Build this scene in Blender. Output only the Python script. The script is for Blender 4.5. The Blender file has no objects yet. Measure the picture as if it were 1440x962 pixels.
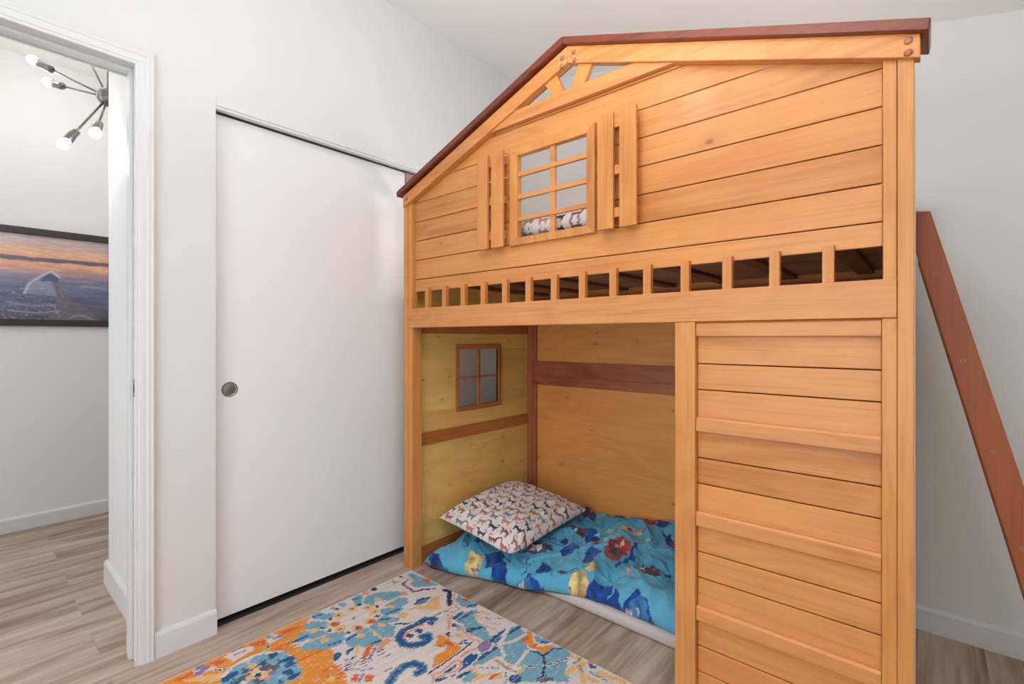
import bpy, bmesh, math, random
import numpy as np
from mathutils import Vector, Matrix, noise as mn

# ------------------------------------------------------------------ camera, world, lights, exposure
SC = bpy.context.scene
C = SC.collection
YAW = math.radians(40.94)
cam_data = bpy.data.cameras.new('camera')
cam_data.sensor_width = 36.0
cam_data.lens = 36.0*678.2/1440.0
cam_data.shift_y = -6.7/1440.0
cam_data.clip_start = 0.02
cam = bpy.data.objects.new('camera', cam_data)
cam.location = (0, 0, 1.11)
cam.rotation_euler = (math.radians(90), 0, YAW)
C.objects.link(cam)
SC.camera = cam

SC.view_settings.view_transform = 'Standard'
SC.view_settings.look = 'None'
SC.view_settings.gamma = 1.0
SC.view_settings.exposure = 0.03
SC.view_settings.use_curve_mapping = False

world = bpy.data.worlds.new('world'); SC.world = world
world.use_nodes = True
world.node_tree.nodes['Background'].inputs[0].default_value = (0.80, 0.88, 1.0, 1)
world.node_tree.nodes['Background'].inputs[1].default_value = 1.0

def area(name, loc, target, sx, sy, power, col, shape='RECTANGLE'):
    d = bpy.data.lights.new(name, 'AREA'); d.shape = shape; d.size = sx
    if shape in ('RECTANGLE', 'ELLIPSE'): d.size_y = sy
    d.energy = power; d.color = col
    o = bpy.data.objects.new(name, d); C.objects.link(o)
    o.location = loc
    o.rotation_euler = (Vector(target)-Vector(loc)).to_track_quat('-Z', 'Y').to_euler()
    return o
def point(name, loc, power, col, r):
    d = bpy.data.lights.new(name, 'POINT'); d.energy = power; d.color = col; d.shadow_soft_size = r
    o = bpy.data.objects.new(name, d); C.objects.link(o); o.location = loc
    return o

# the bedroom's hanging lamp, and two added lights bouncing fill off the ceiling
WH = (0.885, 0.952, 1.0)
point('hanging_lamp_light', (-0.80, 0.66, 2.17), 4.2, (0.93, 0.97, 1.0), 0.07)
area('ceiling_bounce_fill', (0.30, -0.30, 1.65), (0.30, -0.20, 3), 0.3, 0.3, 20, WH, 'DISK')
area('ceiling_bounce_fill', (-0.45, 0.60, 1.78), (-0.45, 0.65, 3), 0.3, 0.3, 16, WH, 'DISK')
# small warm fill lights added behind the boarding to brighten the upper bunk
point('bunk_fill_light', (-0.45, 2.02, 1.74), 2.2, (1.0, 0.91, 0.84), 0.06)
point('bunk_fill_light', (-1.60, 1.74, 1.70), 2.6, (1.0, 0.88, 0.80), 0.06)
# fill lights added at an assumed rear window and the hall's closed end
area('added_window_fill', (-0.55, -1.47, 1.15), (-0.55, 0.6, 1.15), 1.6, 1.9, 27, WH)
area('hall_end_fill', (-3.3, -1.80, 1.2), (-3.3, 0.6, 1.1), 1.0, 2.0, 14, (0.93, 0.965, 1.0))
area('hall_top_fill', (-3.1, -0.7, 2.62), (-3.1, -0.6, 0), 0.5, 0.5, 4, (0.93, 0.96, 1.0), 'DISK')  # unseen overhead light added to brighten the hall

# ------------------------------------------------------------------ node helpers
def lin(c):
    return tuple(((x/255)/12.92 if x/255 <= .04045 else ((x/255+.055)/1.055)**2.4) for x in c)
def rgba(c): return lin(c)+(1,)
class N:
    def __init__(s, name):
        s.m = bpy.data.materials.new(name); s.m.use_nodes = True
        s.t = s.m.node_tree; s.b = s.t.nodes['Principled BSDF']
    def n(s, typ, **kw):
        x = s.t.nodes.new(typ)
        for k, v in kw.items():
            if k.startswith('i_'):
                key = k[2:]; x.inputs[int(key) if key.isdigit() else key.replace('_', ' ')].default_value = v
            else: setattr(x, k, v)
        return x
    def l(s, a, b): s.t.links.new(a, b)
    def math(s, op, a, b=None, c=None):
        x = s.n('ShaderNodeMath', operation=op)
        for i, v in enumerate((a, b, c)):
            if v is None: continue
            if hasattr(v, 'links'): s.l(v, x.inputs[i])
            else: x.inputs[i].default_value = v
        return x.outputs[0]
    def mix(s, f, a, b, blend='MIX'):
        x = s.n('ShaderNodeMix', data_type='RGBA', blend_type=blend)
        for sock, v in ((x.inputs[0], f), (x.inputs[6], a), (x.inputs[7], b)):
            if hasattr(v, 'links'): s.l(v, sock)
            else: sock.default_value = v
        return x.outputs[2]
    def coords(s, scale=(1,1,1), rot=(0,0,0), kind='Object'):
        tc = s.n('ShaderNodeTexCoord'); mp = s.n('ShaderNodeMapping')
        s.l(tc.outputs[kind], mp.inputs[0]); mp.inputs['Scale'].default_value = scale; mp.inputs['Rotation'].default_value = rot
        return mp.outputs[0]
    def noise(s, vec, scale, detail=3, rough=.5, dist=0.0):
        x = s.n('ShaderNodeTexNoise'); s.l(vec, x.inputs['Vector'])
        x.inputs['Scale'].default_value = scale; x.inputs['Detail'].default_value = detail
        x.inputs['Roughness'].default_value = rough; x.inputs['Distortion'].default_value = dist
        return x
    def ramp(s, fac, stops):
        x = s.n('ShaderNodeValToRGB'); s.l(fac, x.inputs[0]); r = x.color_ramp
        while len(r.elements) < len(stops): r.elements.new(.5)
        for e, (p, c) in zip(r.elements, stops): e.position = p; e.color = c
        return x.outputs[0]
    def bump(s, h, strength, dist):
        x = s.n('ShaderNodeBump'); s.l(h, x.inputs['Height']); x.inputs['Strength'].default_value = strength
        x.inputs['Distance'].default_value = dist; s.l(x.outputs[0], s.b.inputs['Normal'])
    def set(s, rough=.5, spec=.5, metal=0, color=None, coat=0):
        s.b.inputs['Roughness'].default_value = rough; s.b.inputs['Specular IOR Level'].default_value = spec
        s.b.inputs['Metallic'].default_value = metal; s.b.inputs['Coat Weight'].default_value = coat
        if color is not None:
            if hasattr(color, 'links'): s.l(color, s.b.inputs['Base Color'])
            else: s.b.inputs['Base Color'].default_value = color
        return s.m

def paint(name, c, rough=.55, bump=0.0, scale=120, dist=.001):
    k = N(name)
    v = k.coords()
    n = k.noise(v, scale, 3, .55)
    n2 = k.noise(v, 3.0, 2)
    col = k.mix(n2.outputs['Fac'], rgba([x*.985 for x in c]), rgba(c))
    if bump: k.bump(n.outputs['Fac'], bump, dist)
    return k.set(rough, .3, 0, col)

def wood(name, base, axis, dark=None, knots=.2, rough=.38, contrast=.5, knotscale=5.0, hue=.5):
    """stained pine; grain runs along axis 0/1/2"""
    k = N(name)
    dark = dark or [base[0]*.88, base[1]*.80, base[2]*.70]
    light = [min(255, x*1.05) for x in base]
    tc = k.n('ShaderNodeTexCoord').outputs['Object']
    isl = k.n('ShaderNodeNewGeometry').outputs['Random Per Island']
    off = k.n('ShaderNodeCombineXYZ')
    k.l(k.math('MULTIPLY', isl, 7.3), off.inputs[0]); k.l(k.math('MULTIPLY', isl, 3.1), off.inputs[1]); k.l(k.math('MULTIPLY', isl, 5.7), off.inputs[2])
    add = k.n('ShaderNodeVectorMath', operation='ADD'); k.l(tc, add.inputs[0]); k.l(off.outputs[0], add.inputs[1])
    src = add.outputs[0]
    def mp(along, across):
        m = k.n('ShaderNodeMapping'); sc = [across]*3; sc[axis] = along
        m.inputs['Scale'].default_value = sc; k.l(src, m.inputs[0]); return m.outputs[0]
    # cathedral grain: bands of a warped coordinate
    warp = k.noise(mp(1.0, 3.2), 1.6, 2, .5, .3)
    sep = k.n('ShaderNodeSeparateXYZ'); k.l(src, sep.inputs[0])
    acr = [i for i in range(3) if i != axis]
    s1 = k.math('ADD', sep.outputs[acr[0]], sep.outputs[acr[1]])
    band = k.math('ADD', k.math('MULTIPLY', s1, 11.0), k.math('MULTIPLY', warp.outputs['Fac'], 13.0))
    tri = k.math('PINGPONG', band, 1.0)
    fine = k.noise(mp(2.5, 90), 1.0, 4, .6)
    broad = k.noise(mp(.9, 4.5), 1.3, 3, .5)
    f = k.math('ADD', k.math('MULTIPLY', tri, .10), k.math('ADD', k.math('MULTIPLY', fine.outputs['Fac'], .38), k.math('MULTIPLY', broad.outputs['Fac'], .50)))
    f = k.math('ADD', f, k.math('MULTIPLY', k.math('SUBTRACT', isl, .5), .22))
    lo, hi = .49-contrast*.20, .53+contrast*.20
    col = k.ramp(f, [(lo, rgba(light)), (.5*(lo+hi), rgba(base)), (hi, rgba(dark))])
    blot = k.noise(mp(1.6, 5.0), 1.0, 3, .6, .6)
    bm_ = k.n('ShaderNodeMapRange', interpolation_type='SMOOTHSTEP'); k.l(blot.outputs['Fac'], bm_.inputs[0]); bm_.inputs[1].default_value = .50; bm_.inputs[2].default_value = .72; bm_.inputs[3].default_value = 0; bm_.inputs[4].default_value = .55
    col = k.mix(bm_.outputs[0], col, rgba([base[0]*.97, base[1]*.86, base[2]*.80]))
    streak = k.noise(mp(3.0, 140), 1.0, 2, .5, .1)
    st = k.n('ShaderNodeMapRange'); k.l(streak.outputs['Fac'], st.inputs[0]); st.inputs[1].default_value = .56; st.inputs[2].default_value = .78; st.inputs[3].default_value = 0; st.inputs[4].default_value = .6
    col = k.mix(st.outputs[0], col, rgba(dark))
    if knots > 0:
        kc = k.n('ShaderNodeCombineXYZ'); k.l(k.math('MULTIPLY', sep.outputs[axis], .6), kc.inputs[0]); k.l(s1, kc.inputs[1])
        wob = k.noise(kc.outputs[0], 45, 2)
        vm = k.n('ShaderNodeVectorMath', operation='MULTIPLY_ADD'); k.l(wob.outputs['Color'], vm.inputs[0]); vm.inputs[1].default_value = (.012,)*3; k.l(kc.outputs[0], vm.inputs[2])
        vo = k.n('ShaderNodeTexVoronoi', voronoi_dimensions='2D'); vo.inputs['Scale'].default_value = knotscale; k.l(vm.outputs[0], vo.inputs['Vector'])
        cs = k.n('ShaderNodeSeparateColor'); k.l(vo.outputs['Color'], cs.inputs[0])
        on = k.math('LESS_THAN', cs.outputs[0], knots)
        rad = k.math('MULTIPLY_ADD', cs.outputs[1], .055, .030)
        core = k.n('ShaderNodeMapRange', interpolation_type='SMOOTHSTEP')
        k.l(vo.outputs['Distance'], core.inputs[0]); k.l(rad, core.inputs[2]); core.inputs[1].default_value = .015; core.inputs[3].default_value = 1; core.inputs[4].default_value = 0
        col = k.mix(k.math('MULTIPLY', k.math('MULTIPLY', core.outputs[0], on), .75), col, rgba([dark[0]*.55, dark[1]*.42, dark[2]*.45]))
        halo = k.n('ShaderNodeMapRange', interpolation_type='SMOOTHSTEP')
        k.l(vo.outputs['Distance'], halo.inputs[0]); halo.inputs[1].default_value = .03; halo.inputs[2].default_value = .22; halo.inputs[3].default_value = .32; halo.inputs[4].default_value = 0
        col = k.mix(k.math('MULTIPLY', halo.outputs[0], on), col, rgba(dark))
    k.bump(fine.outputs['Fac'], .08, .002)
    return k.set(rough, .45, 0, col, .04)

def plain(name, c, rough=.5, metal=0, spec=.5, bump=0, scale=200):
    k = N(name); v = k.coords(); n = k.noise(v, scale, 2)
    col = k.mix(n.outputs['Fac'], rgba([x*.94 for x in c]), rgba(c))
    if bump: k.bump(n.outputs['Fac'], bump, .001)
    return k.set(rough, spec, metal, col)

def vcol(name, rough=.9, bump=.3, scale=500, spec=.2, dist=.002, weave=0.0, sheen=0):
    k = N(name)
    a = k.n('ShaderNodeAttribute', attribute_name='dye')
    v = k.coords(); n = k.noise(v, scale, 2)
    col = a.outputs['Color']
    if weave: col = k.mix(weave, col, k.mix(1.0, col, n.outputs['Color'], 'OVERLAY'))
    if bump: k.bump(n.outputs['Fac'], bump, dist)
    k.b.inputs['Sheen Weight'].default_value = sheen
    return k.set(rough, spec, 0, col)

# ------------------------------------------------------------------ mesh helpers
class MB:
    def __init__(s): s.v = []; s.f = []
    def add(s, verts, faces):
        o = len(s.v); s.v += [tuple(p) for p in verts]; s.f += [tuple(i+o for i in f) for f in faces]; return s
    def box(s, x0, x1, y0, y1, z0, z1, bev=0.0):
        x0, x1 = sorted((x0, x1)); y0, y1 = sorted((y0, y1)); z0, z1 = sorted((z0, z1))
        if not bev:
            return s.add([(x0,y0,z0),(x1,y0,z0),(x1,y1,z0),(x0,y1,z0),(x0,y0,z1),(x1,y0,z1),(x1,y1,z1),(x0,y1,z1)],
                         [(0,3,2,1),(4,5,6,7),(0,1,5,4),(1,2,6,5),(2,3,7,6),(3,0,4,7)])
        bm = bmesh.new(); bmesh.ops.create_cube(bm, size=1)
        for v in bm.verts: v.co = Vector((x0+(v.co.x+.5)*(x1-x0), y0+(v.co.y+.5)*(y1-y0), z0+(v.co.z+.5)*(z1-z0)))
        return s._bev(bm, bev)
    def _bev(s, bm, bev, seg=2):
        bmesh.ops.bevel(bm, geom=bm.edges[:], offset=bev, segments=seg, affect='EDGES', profile=.5)
        bmesh.ops.recalc_face_normals(bm, faces=bm.faces[:])
        bm.verts.index_update()
        s.add([v.co[:] for v in bm.verts], [[v.index for v in f.verts] for f in bm.faces]); bm.free(); return s
    def prism(s, pts, a0, a1, axis='y', bev=0.0):
        """pts: 2D outline in the plane normal to axis (y: x,z / x: y,z / z: x,y)"""
        def P(p, a):
            return {'y': (p[0], a, p[1]), 'x': (a, p[0], p[1]), 'z': (p[0], p[1], a)}[axis]
        n = len(pts); v = [P(p, a0) for p in pts]+[P(p, a1) for p in pts]
        f = [tuple(range(n))[::-1], tuple(range(n, 2*n))]+[(i, (i+1) % n, n+(i+1) % n, n+i) for i in range(n)]
        bm = bmesh.new(); bv = [bm.verts.new(p) for p in v]
        for q in f: bm.faces.new([bv[i] for i in q])
        bmesh.ops.recalc_face_normals(bm, faces=bm.faces[:])
        if bev: return s._bev(bm, bev)
        bm.verts.index_update()
        s.add(v, [[w.index for w in q.verts] for q in bm.faces]); bm.free(); return s
    def tube(s, p0, p1, r, seg=16, r1=None, cap=True):
        p0 = Vector(p0); p1 = Vector(p1); r1 = r if r1 is None else r1
        d = (p1-p0).normalized(); u = d.orthogonal().normalized(); w = d.cross(u)
        v = []
        for p, rr in ((p0, r), (p1, r1)):
            for i in range(seg):
                a = 2*math.pi*i/seg; v.append(tuple(p+(u*math.cos(a)+w*math.sin(a))*rr))
        f = [(i, (i+1) % seg, seg+(i+1) % seg, seg+i) for i in range(seg)]
        if cap: f += [tuple(range(seg))[::-1], tuple(range(seg, 2*seg))]
        return s.add(v, f)
    def lathe(s, o, d, prof, seg=24):
        """prof: list of (distance along d, radius)"""
        o = Vector(o); d = Vector(d).normalized(); u = d.orthogonal().normalized(); w = d.cross(u)
        v = []; f = []
        for t, r in prof:
            for i in range(seg):
                a = 2*math.pi*i/seg; v.append(tuple(o+d*t+(u*math.cos(a)+w*math.sin(a))*max(r, 1e-5)))
        for j in range(len(prof)-1):
            for i in range(seg): f.append((j*seg+i, j*seg+(i+1) % seg, (j+1)*seg+(i+1) % seg, (j+1)*seg+i))
        f += [tuple(range(seg))[::-1], tuple(range((len(prof)-1)*seg, len(prof)*seg))]
        return s.add(v, f)
def worldloc(o):
    p = Vector((0, 0, 0))
    while o: p += o.location; o = o.parent
    return p
def build(name, mb, mat, parent=None, smooth=False, loc=None):
    """one mesh object; mesh data given in world coordinates, origin at loc (or the parent's)"""
    me = bpy.data.meshes.new(name)
    base = worldloc(parent) if parent else Vector((0, 0, 0))
    org = Vector(loc) if loc is not None else base
    me.from_pydata([(a-org.x, b-org.y, c-org.z) for a, b, c in mb.v], [], mb.f)
    me.validate(); me.update()
    me.materials.append(mat)
    if smooth: me.polygons.foreach_set('use_smooth', [True]*len(me.polygons))
    o = bpy.data.objects.new(name, me); C.objects.link(o)
    o.parent = parent; o.location = org-base
    return o
def box(*a): return MB().box(*a)
def thing(name, label, cat, loc, group=None):
    o = bpy.data.objects.new(name, None); C.objects.link(o); o.location = loc; o.empty_display_size = .1
    return tag(o, label, cat, group)
def tag(o, label, cat, group=None):
    o['label'] = label; o['category'] = cat
    if group: o['group'] = group
    return o
def struct(name, mb, mat, parent=None, smooth=False):
    o = build(name, mb, mat, parent, smooth)
    if not parent: o['kind'] = 'structure'
    return o
def clone(o, loc, parent):
    c = o.copy(); C.objects.link(c); c.parent = parent; c.location = loc
    for ch in o.children: clone(ch, ch.location.copy(), c)
    return c

# ------------------------------------------------------------------ painting dyes on dense grids
PAL = {'o': (226,146,66), 'r': (214,106,66), 'w': (220,208,202), 'b': (120,168,188), 'n': (52,92,140), 'd': (56,62,98),
       'y': (228,182,122), 'p': (150,122,158), 'k': (106,100,106), 'q': (222,150,128), 'm': (88,134,160)}
PALF = {'n': (24,72,150), 'v': (92,72,84), 'w': (214,206,206), 'y': (220,190,128), 'r': (186,62,52), 's': (66,128,186), 'q': (196,140,140), 'l': (128,190,208)}
def in_poly(X, Y, pts):
    r = np.zeros(X.shape, bool); n = len(pts); j = n-1
    for i in range(n):
        xi, yi = pts[i]; xj, yj = pts[j]
        if yi != yj:
            r ^= ((yi > Y) != (yj > Y)) & (X < (xj-xi)*(Y-yi)/(yj-yi)+xi)
        j = i
    return r
def near_line(X, Y, pts, w):
    m = np.zeros(X.shape, bool)
    for (a, b), (c, d) in zip(pts[:-1], pts[1:]):
        L = max((c-a)**2+(d-b)**2, 1e-9)
        t = np.clip(((X-a)*(c-a)+(Y-b)*(d-b))/L, 0, 1)
        m |= (X-a-t*(c-a))**2+(Y-b-t*(d-b))**2 < (w/2)**2
    return m
def dye(me, cols):
    at = me.color_attributes.new('dye', 'FLOAT_COLOR', 'POINT')
    at.data.foreach_set('color', np.concatenate([cols, np.ones((len(cols), 1))], 1).astype(np.float32).ravel())
def vnoise(X, Y, sx, sy, seed):
    """cheap value noise on arrays"""
    rg = np.random.RandomState(seed); T = rg.rand(256, 256)
    x = X*sx; y = Y*sy; xi = np.floor(x).astype(int); yi = np.floor(y).astype(int); fx = x-xi; fy = y-yi
    fx = fx*fx*(3-2*fx); fy = fy*fy*(3-2*fy)
    g = lambda a, b: T[a % 256, b % 256]
    return (g(xi, yi)*(1-fx)+g(xi+1, yi)*fx)*(1-fy)+(g(xi, yi+1)*(1-fx)+g(xi+1, yi+1)*fx)*fy
# rug pattern: ink, width (0 = filled outline, 'o' = oval), points on the rug in metres
RUG=[('o',0,[(-1.847,0.293),(-1.884,0.439),(-1.874,0.651),(-1.883,0.872),(-1.878,0.941),(-1.784,0.909),(-1.756,0.84),(-1.74,0.767),(-1.652,0.828),(-1.615,0.875),(-1.563,0.855),(-1.517,0.824),(-1.453,0.835),(-1.37,0.802),(-1.11,0.63),(-1.485,0.304)]),
('o',0,[(-1.858,0.767),(-1.863,0.802),(-1.858,0.891),(-1.838,0.917),(-1.802,0.864),(-1.768,0.829),(-1.742,0.799),(-1.727,0.774),(-1.664,0.773),(-1.685,0.797),(-1.643,0.834),(-1.632,0.865),(-1.585,0.869),(-1.542,0.839),(-1.486,0.836),(-1.449,0.836),(-1.402,0.813),(-1.584,0.654)]),
('r',0.007,[(-1.83,0.791),(-1.826,0.826),(-1.811,0.864)]),
('r',0.007,[(-1.753,0.724),(-1.749,0.763),(-1.736,0.796)]),
('r',0.007,[(-1.624,0.755),(-1.623,0.802),(-1.616,0.857)]),
('r',0.007,[(-1.513,0.788),(-1.51,0.828),(-1.486,0.836)]),
('r',0.007,[(-1.481,0.785),(-1.454,0.832)]),
('r',0.007,[(-1.455,0.784),(-1.437,0.829)]),
('r',0,[(-1.833,0.456),(-1.837,0.482),(-1.84,0.513),(-1.824,0.511),(-1.817,0.482),(-1.814,0.47)]),
('r',0,[(-1.839,0.565),(-1.834,0.605),(-1.809,0.6),(-1.807,0.567)]),
('r',0,[(-1.846,0.693),(-1.832,0.735),(-1.8,0.726),(-1.821,0.693)]),
('y',0,[(-1.814,0.47),(-1.798,0.51),(-1.756,0.577),(-1.743,0.575),(-1.725,0.555),(-1.728,0.545)]),
('r',0.006,[(-1.745,0.703),(-1.738,0.751),(-1.71,0.804)]),
('r',0,[(-1.84,0.798),(-1.825,0.851),(-1.807,0.85),(-1.81,0.793)]),
('w',0,[(-1.843,0.611),(-1.85,0.633),(-1.832,0.691),(-1.801,0.689),(-1.797,0.658),(-1.789,0.618),(-1.823,0.608)]),
('n',0.006,[(-1.847,0.632),(-1.85,0.665)]),
('n',0.006,[(-1.822,0.629),(-1.819,0.666)]),
('w',0,[(-1.839,0.744),(-1.844,0.771),(-1.804,0.794),(-1.792,0.77),(-1.793,0.739),(-1.815,0.735)]),
('b','o',0.012,0.012,(-1.834,0.756)),
('p','o',0.012,0.012,(-1.812,0.779)),
('p','o',0.006,0.006,(-1.811,0.761)),
('w',0.01,[(-1.793,0.739),(-1.75,0.699)]),
('d',0.004,[(-1.793,0.739),(-1.75,0.699)]),
('w',0,[(-1.835,0.514),(-1.858,0.532),(-1.817,0.561),(-1.796,0.56),(-1.8,0.538),(-1.791,0.516),(-1.814,0.508)]),
('m','o',0.012,0.012,(-1.844,0.531)),
('p','o',0.014,0.014,(-1.824,0.543)),
('p','o',0.014,0.014,(-1.812,0.522)),
('w',0.012,[(-1.796,0.56),(-1.744,0.605)]),
('d',0.004,[(-1.791,0.562),(-1.748,0.604)]),
('w','o',0.112,0.112,(-1.664,0.65)),
('b','o',0.036,0.036,(-1.723,0.678)),
('n','o',0.012,0.02,(-1.703,0.683)),
('k','o',0.006,0.006,(-1.723,0.678)),
('b','o',0.036,0.036,(-1.683,0.723)),
('n','o',0.012,0.02,(-1.662,0.728)),
('k','o',0.006,0.006,(-1.683,0.723)),
('b','o',0.036,0.036,(-1.724,0.62)),
('n','o',0.012,0.02,(-1.704,0.624)),
('k','o',0.006,0.006,(-1.724,0.62)),
('b','o',0.036,0.036,(-1.623,0.723)),
('n','o',0.012,0.02,(-1.603,0.728)),
('k','o',0.006,0.006,(-1.623,0.723)),
('b','o',0.036,0.036,(-1.591,0.684)),
('n','o',0.012,0.02,(-1.572,0.688)),
('k','o',0.006,0.006,(-1.591,0.684)),
('b','o',0.036,0.036,(-1.694,0.582)),
('n','o',0.012,0.02,(-1.675,0.587)),
('k','o',0.006,0.006,(-1.694,0.582)),
('b','o',0.036,0.036,(-1.616,0.621)),
('n','o',0.012,0.02,(-1.597,0.626)),
('k','o',0.006,0.006,(-1.616,0.621)),
('b','o',0.036,0.036,(-1.582,0.715)),
('n','o',0.012,0.02,(-1.563,0.719)),
('k','o',0.006,0.006,(-1.582,0.715)),
('n','o',0.016,0.016,(-1.721,0.717)),
('n','o',0.016,0.016,(-1.657,0.752)),
('n','o',0.016,0.016,(-1.721,0.589)),
('n','o',0.016,0.016,(-1.63,0.737)),
('n','o',0.016,0.016,(-1.596,0.715)),
('n','o',0.016,0.016,(-1.716,0.569)),
('k','o',0.018,0.018,(-1.675,0.678)),
('k','o',0.018,0.018,(-1.677,0.615)),
('k','o',0.018,0.018,(-1.653,0.691)),
('k','o',0.018,0.018,(-1.697,0.64)),
('k','o',0.018,0.018,(-1.629,0.638)),
('y','o',0.014,0.014,(-1.687,0.649)),
('y','o',0.014,0.014,(-1.643,0.668)),
('y','o',0.014,0.014,(-1.665,0.625)),
('y','o',0.014,0.014,(-1.717,0.648)),
('y','o',0.014,0.014,(-1.631,0.654)),
('d','o',0.01,0.01,(-1.657,0.648)),
('p','o',0.012,0.012,(-1.631,0.679)),
('q','o',0.01,0.01,(-1.62,0.653)),
('w','o',0.175,0.175,(-1.707,1.023)),
('b',0,[(-1.847,0.919),(-1.861,0.949),(-1.819,0.965),(-1.799,0.993),(-1.769,0.976),(-1.781,0.945),(-1.822,0.916)]),
('b',0,[(-1.807,0.868),(-1.814,0.903),(-1.768,0.943),(-1.732,0.924),(-1.744,0.894),(-1.779,0.864)]),
('b',0,[(-1.74,0.793),(-1.772,0.846),(-1.738,0.895),(-1.699,0.91),(-1.692,0.87),(-1.716,0.84),(-1.721,0.809)]),
('b',0,[(-1.682,0.792),(-1.701,0.818),(-1.704,0.896),(-1.654,0.958),(-1.597,0.908),(-1.604,0.868),(-1.634,0.834)]),
('b',0,[(-1.618,0.928),(-1.622,0.98),(-1.615,1.024),(-1.558,1.016),(-1.513,1.019),(-1.487,0.998),(-1.522,0.951),(-1.567,0.911)]),
('b',0,[(-1.612,1.028),(-1.638,1.105),(-1.575,1.14),(-1.556,1.126),(-1.579,1.085),(-1.54,1.099),(-1.493,1.056),(-1.513,1.02),(-1.574,1.022)]),
('b',0,[(-1.656,1.109),(-1.684,1.128),(-1.647,1.194),(-1.615,1.188),(-1.605,1.153),(-1.625,1.114)]),
('b',0,[(-1.693,1.151),(-1.699,1.227),(-1.67,1.252),(-1.634,1.225),(-1.634,1.191),(-1.662,1.167)]),
('b',0,[(-1.775,1.104),(-1.812,1.143),(-1.804,1.187),(-1.775,1.224),(-1.739,1.262),(-1.708,1.245),(-1.713,1.181),(-1.756,1.155),(-1.725,1.124)]),
('b',0,[(-1.838,1.089),(-1.856,1.116),(-1.834,1.14),(-1.774,1.098),(-1.776,1.073)]),
('b',0,[(-1.847,1.032),(-1.845,1.056),(-1.818,1.056),(-1.806,1.034)]),
('b',0,[(-1.845,0.995),(-1.849,1.014),(-1.812,1.018),(-1.814,0.999)]),
('n',0.01,[(-1.834,0.923),(-1.829,0.953)]),
('n',0.01,[(-1.739,0.801),(-1.735,0.85)]),
('n',0.01,[(-1.748,0.902),(-1.733,0.915)]),
('n',0.01,[(-1.624,0.872),(-1.615,0.909)]),
('n',0.01,[(-1.604,0.933),(-1.608,0.972)]),
('n',0.01,[(-1.634,1.123),(-1.624,1.177)]),
('n',0.01,[(-1.619,1.081),(-1.598,1.112)]),
('n',0.01,[(-1.832,1.093),(-1.82,1.114)]),
('n',0.01,[(-1.518,0.985),(-1.509,1.008)]),
('y','o',0.016,0.016,(-1.75,0.88)),
('y','o',0.016,0.016,(-1.589,0.977)),
('y','o',0.016,0.016,(-1.663,0.881)),
('y','o',0.018,0.012,(-1.666,1.169)),
('y','o',0.018,0.012,(-1.753,1.161)),
('y','o',0.018,0.012,(-1.587,1.068)),
('y',0.008,[(-1.698,0.829),(-1.691,0.896)]),
('y',0.008,[(-1.59,1.023),(-1.513,1.027)]),
('y',0.008,[(-1.715,1.165),(-1.7,1.228)]),
('y','o',0.022,0.018,(-1.58,1.16)),
('q','o',0.02,0.014,(-1.71,1.26)),
('q','o',0.022,0.014,(-1.839,1.154)),
('q','o',0.018,0.014,(-1.841,0.898)),
('w','o',0.085,0.085,(-1.709,1.022)),
('y','o',0.021,0.021,(-1.772,1.053)),
('d','o',0.005,0.005,(-1.772,1.053)),
('y','o',0.021,0.021,(-1.731,1.098)),
('d','o',0.005,0.005,(-1.731,1.098)),
('y','o',0.021,0.021,(-1.684,1.102)),
('d','o',0.005,0.005,(-1.684,1.102)),
('y','o',0.021,0.021,(-1.643,1.053)),
('r','o',0.015,0.015,(-1.636,1.055)),
('d','o',0.005,0.005,(-1.643,1.053)),
('y','o',0.021,0.021,(-1.641,0.996)),
('r','o',0.015,0.015,(-1.634,0.998)),
('d','o',0.005,0.005,(-1.641,0.996)),
('y','o',0.021,0.021,(-1.684,0.951)),
('d','o',0.005,0.005,(-1.684,0.951)),
('y','o',0.021,0.021,(-1.733,0.95)),
('r','o',0.015,0.015,(-1.725,0.952)),
('d','o',0.005,0.005,(-1.733,0.95)),
('y','o',0.021,0.021,(-1.771,0.994)),
('d','o',0.005,0.005,(-1.771,0.994)),
('d','o',0.01,0.007,(-1.775,1.089)),
('d','o',0.01,0.007,(-1.712,1.129)),
('d','o',0.01,0.007,(-1.65,1.091)),
('d','o',0.01,0.007,(-1.706,0.92)),
('d','o',0.01,0.007,(-1.771,0.959)),
('d','o',0.01,0.007,(-1.639,0.958)),
('d','o',0.01,0.007,(-1.814,1.012)),
('m','o',0.007,0.007,(-1.707,1.023)),
('d','o',0.017,0.014,(-1.838,1.197)),
('d',0.01,[(-1.552,1.107),(-1.52,1.139)]),
('d',0.004,[(-1.52,1.134),(-1.516,1.159)]),
('q',0,[(-1.472,0.967),(-1.504,1.012),(-1.499,1.039),(-1.479,1.042),(-1.472,1.003),(-1.459,0.979)]),
('y',0,[(-1.521,0.911),(-1.551,0.942),(-1.541,0.951),(-1.503,0.913)]),
('r',0,[(-1.499,0.937),(-1.527,0.97),(-1.509,0.979),(-1.479,0.948),(-1.456,0.914),(-1.472,0.912)]),
('p',0.009,[(-1.491,0.979),(-1.45,0.925)]),
('n',0,[(-1.54,0.841),(-1.566,0.859),(-1.562,0.875),(-1.552,0.884),(-1.533,0.866),(-1.53,0.843)]),
('n',0,[(-1.549,0.894),(-1.549,0.929),(-1.537,0.918),(-1.527,0.885)]),
('d',0.004,[(-1.51,0.87),(-1.506,0.882)]),
('p',0.004,[(-1.499,0.839),(-1.497,0.855)]),
('p',0.004,[(-1.484,0.853),(-1.482,0.87)]),
('n',0.004,[(-1.456,0.842),(-1.454,0.858)]),
('p',0.004,[(-1.459,0.906),(-1.461,0.921)]),
('p',0.004,[(-1.407,0.893),(-1.408,0.904)]),
('n',0.004,[(-1.45,0.886),(-1.449,0.897)]),
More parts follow.
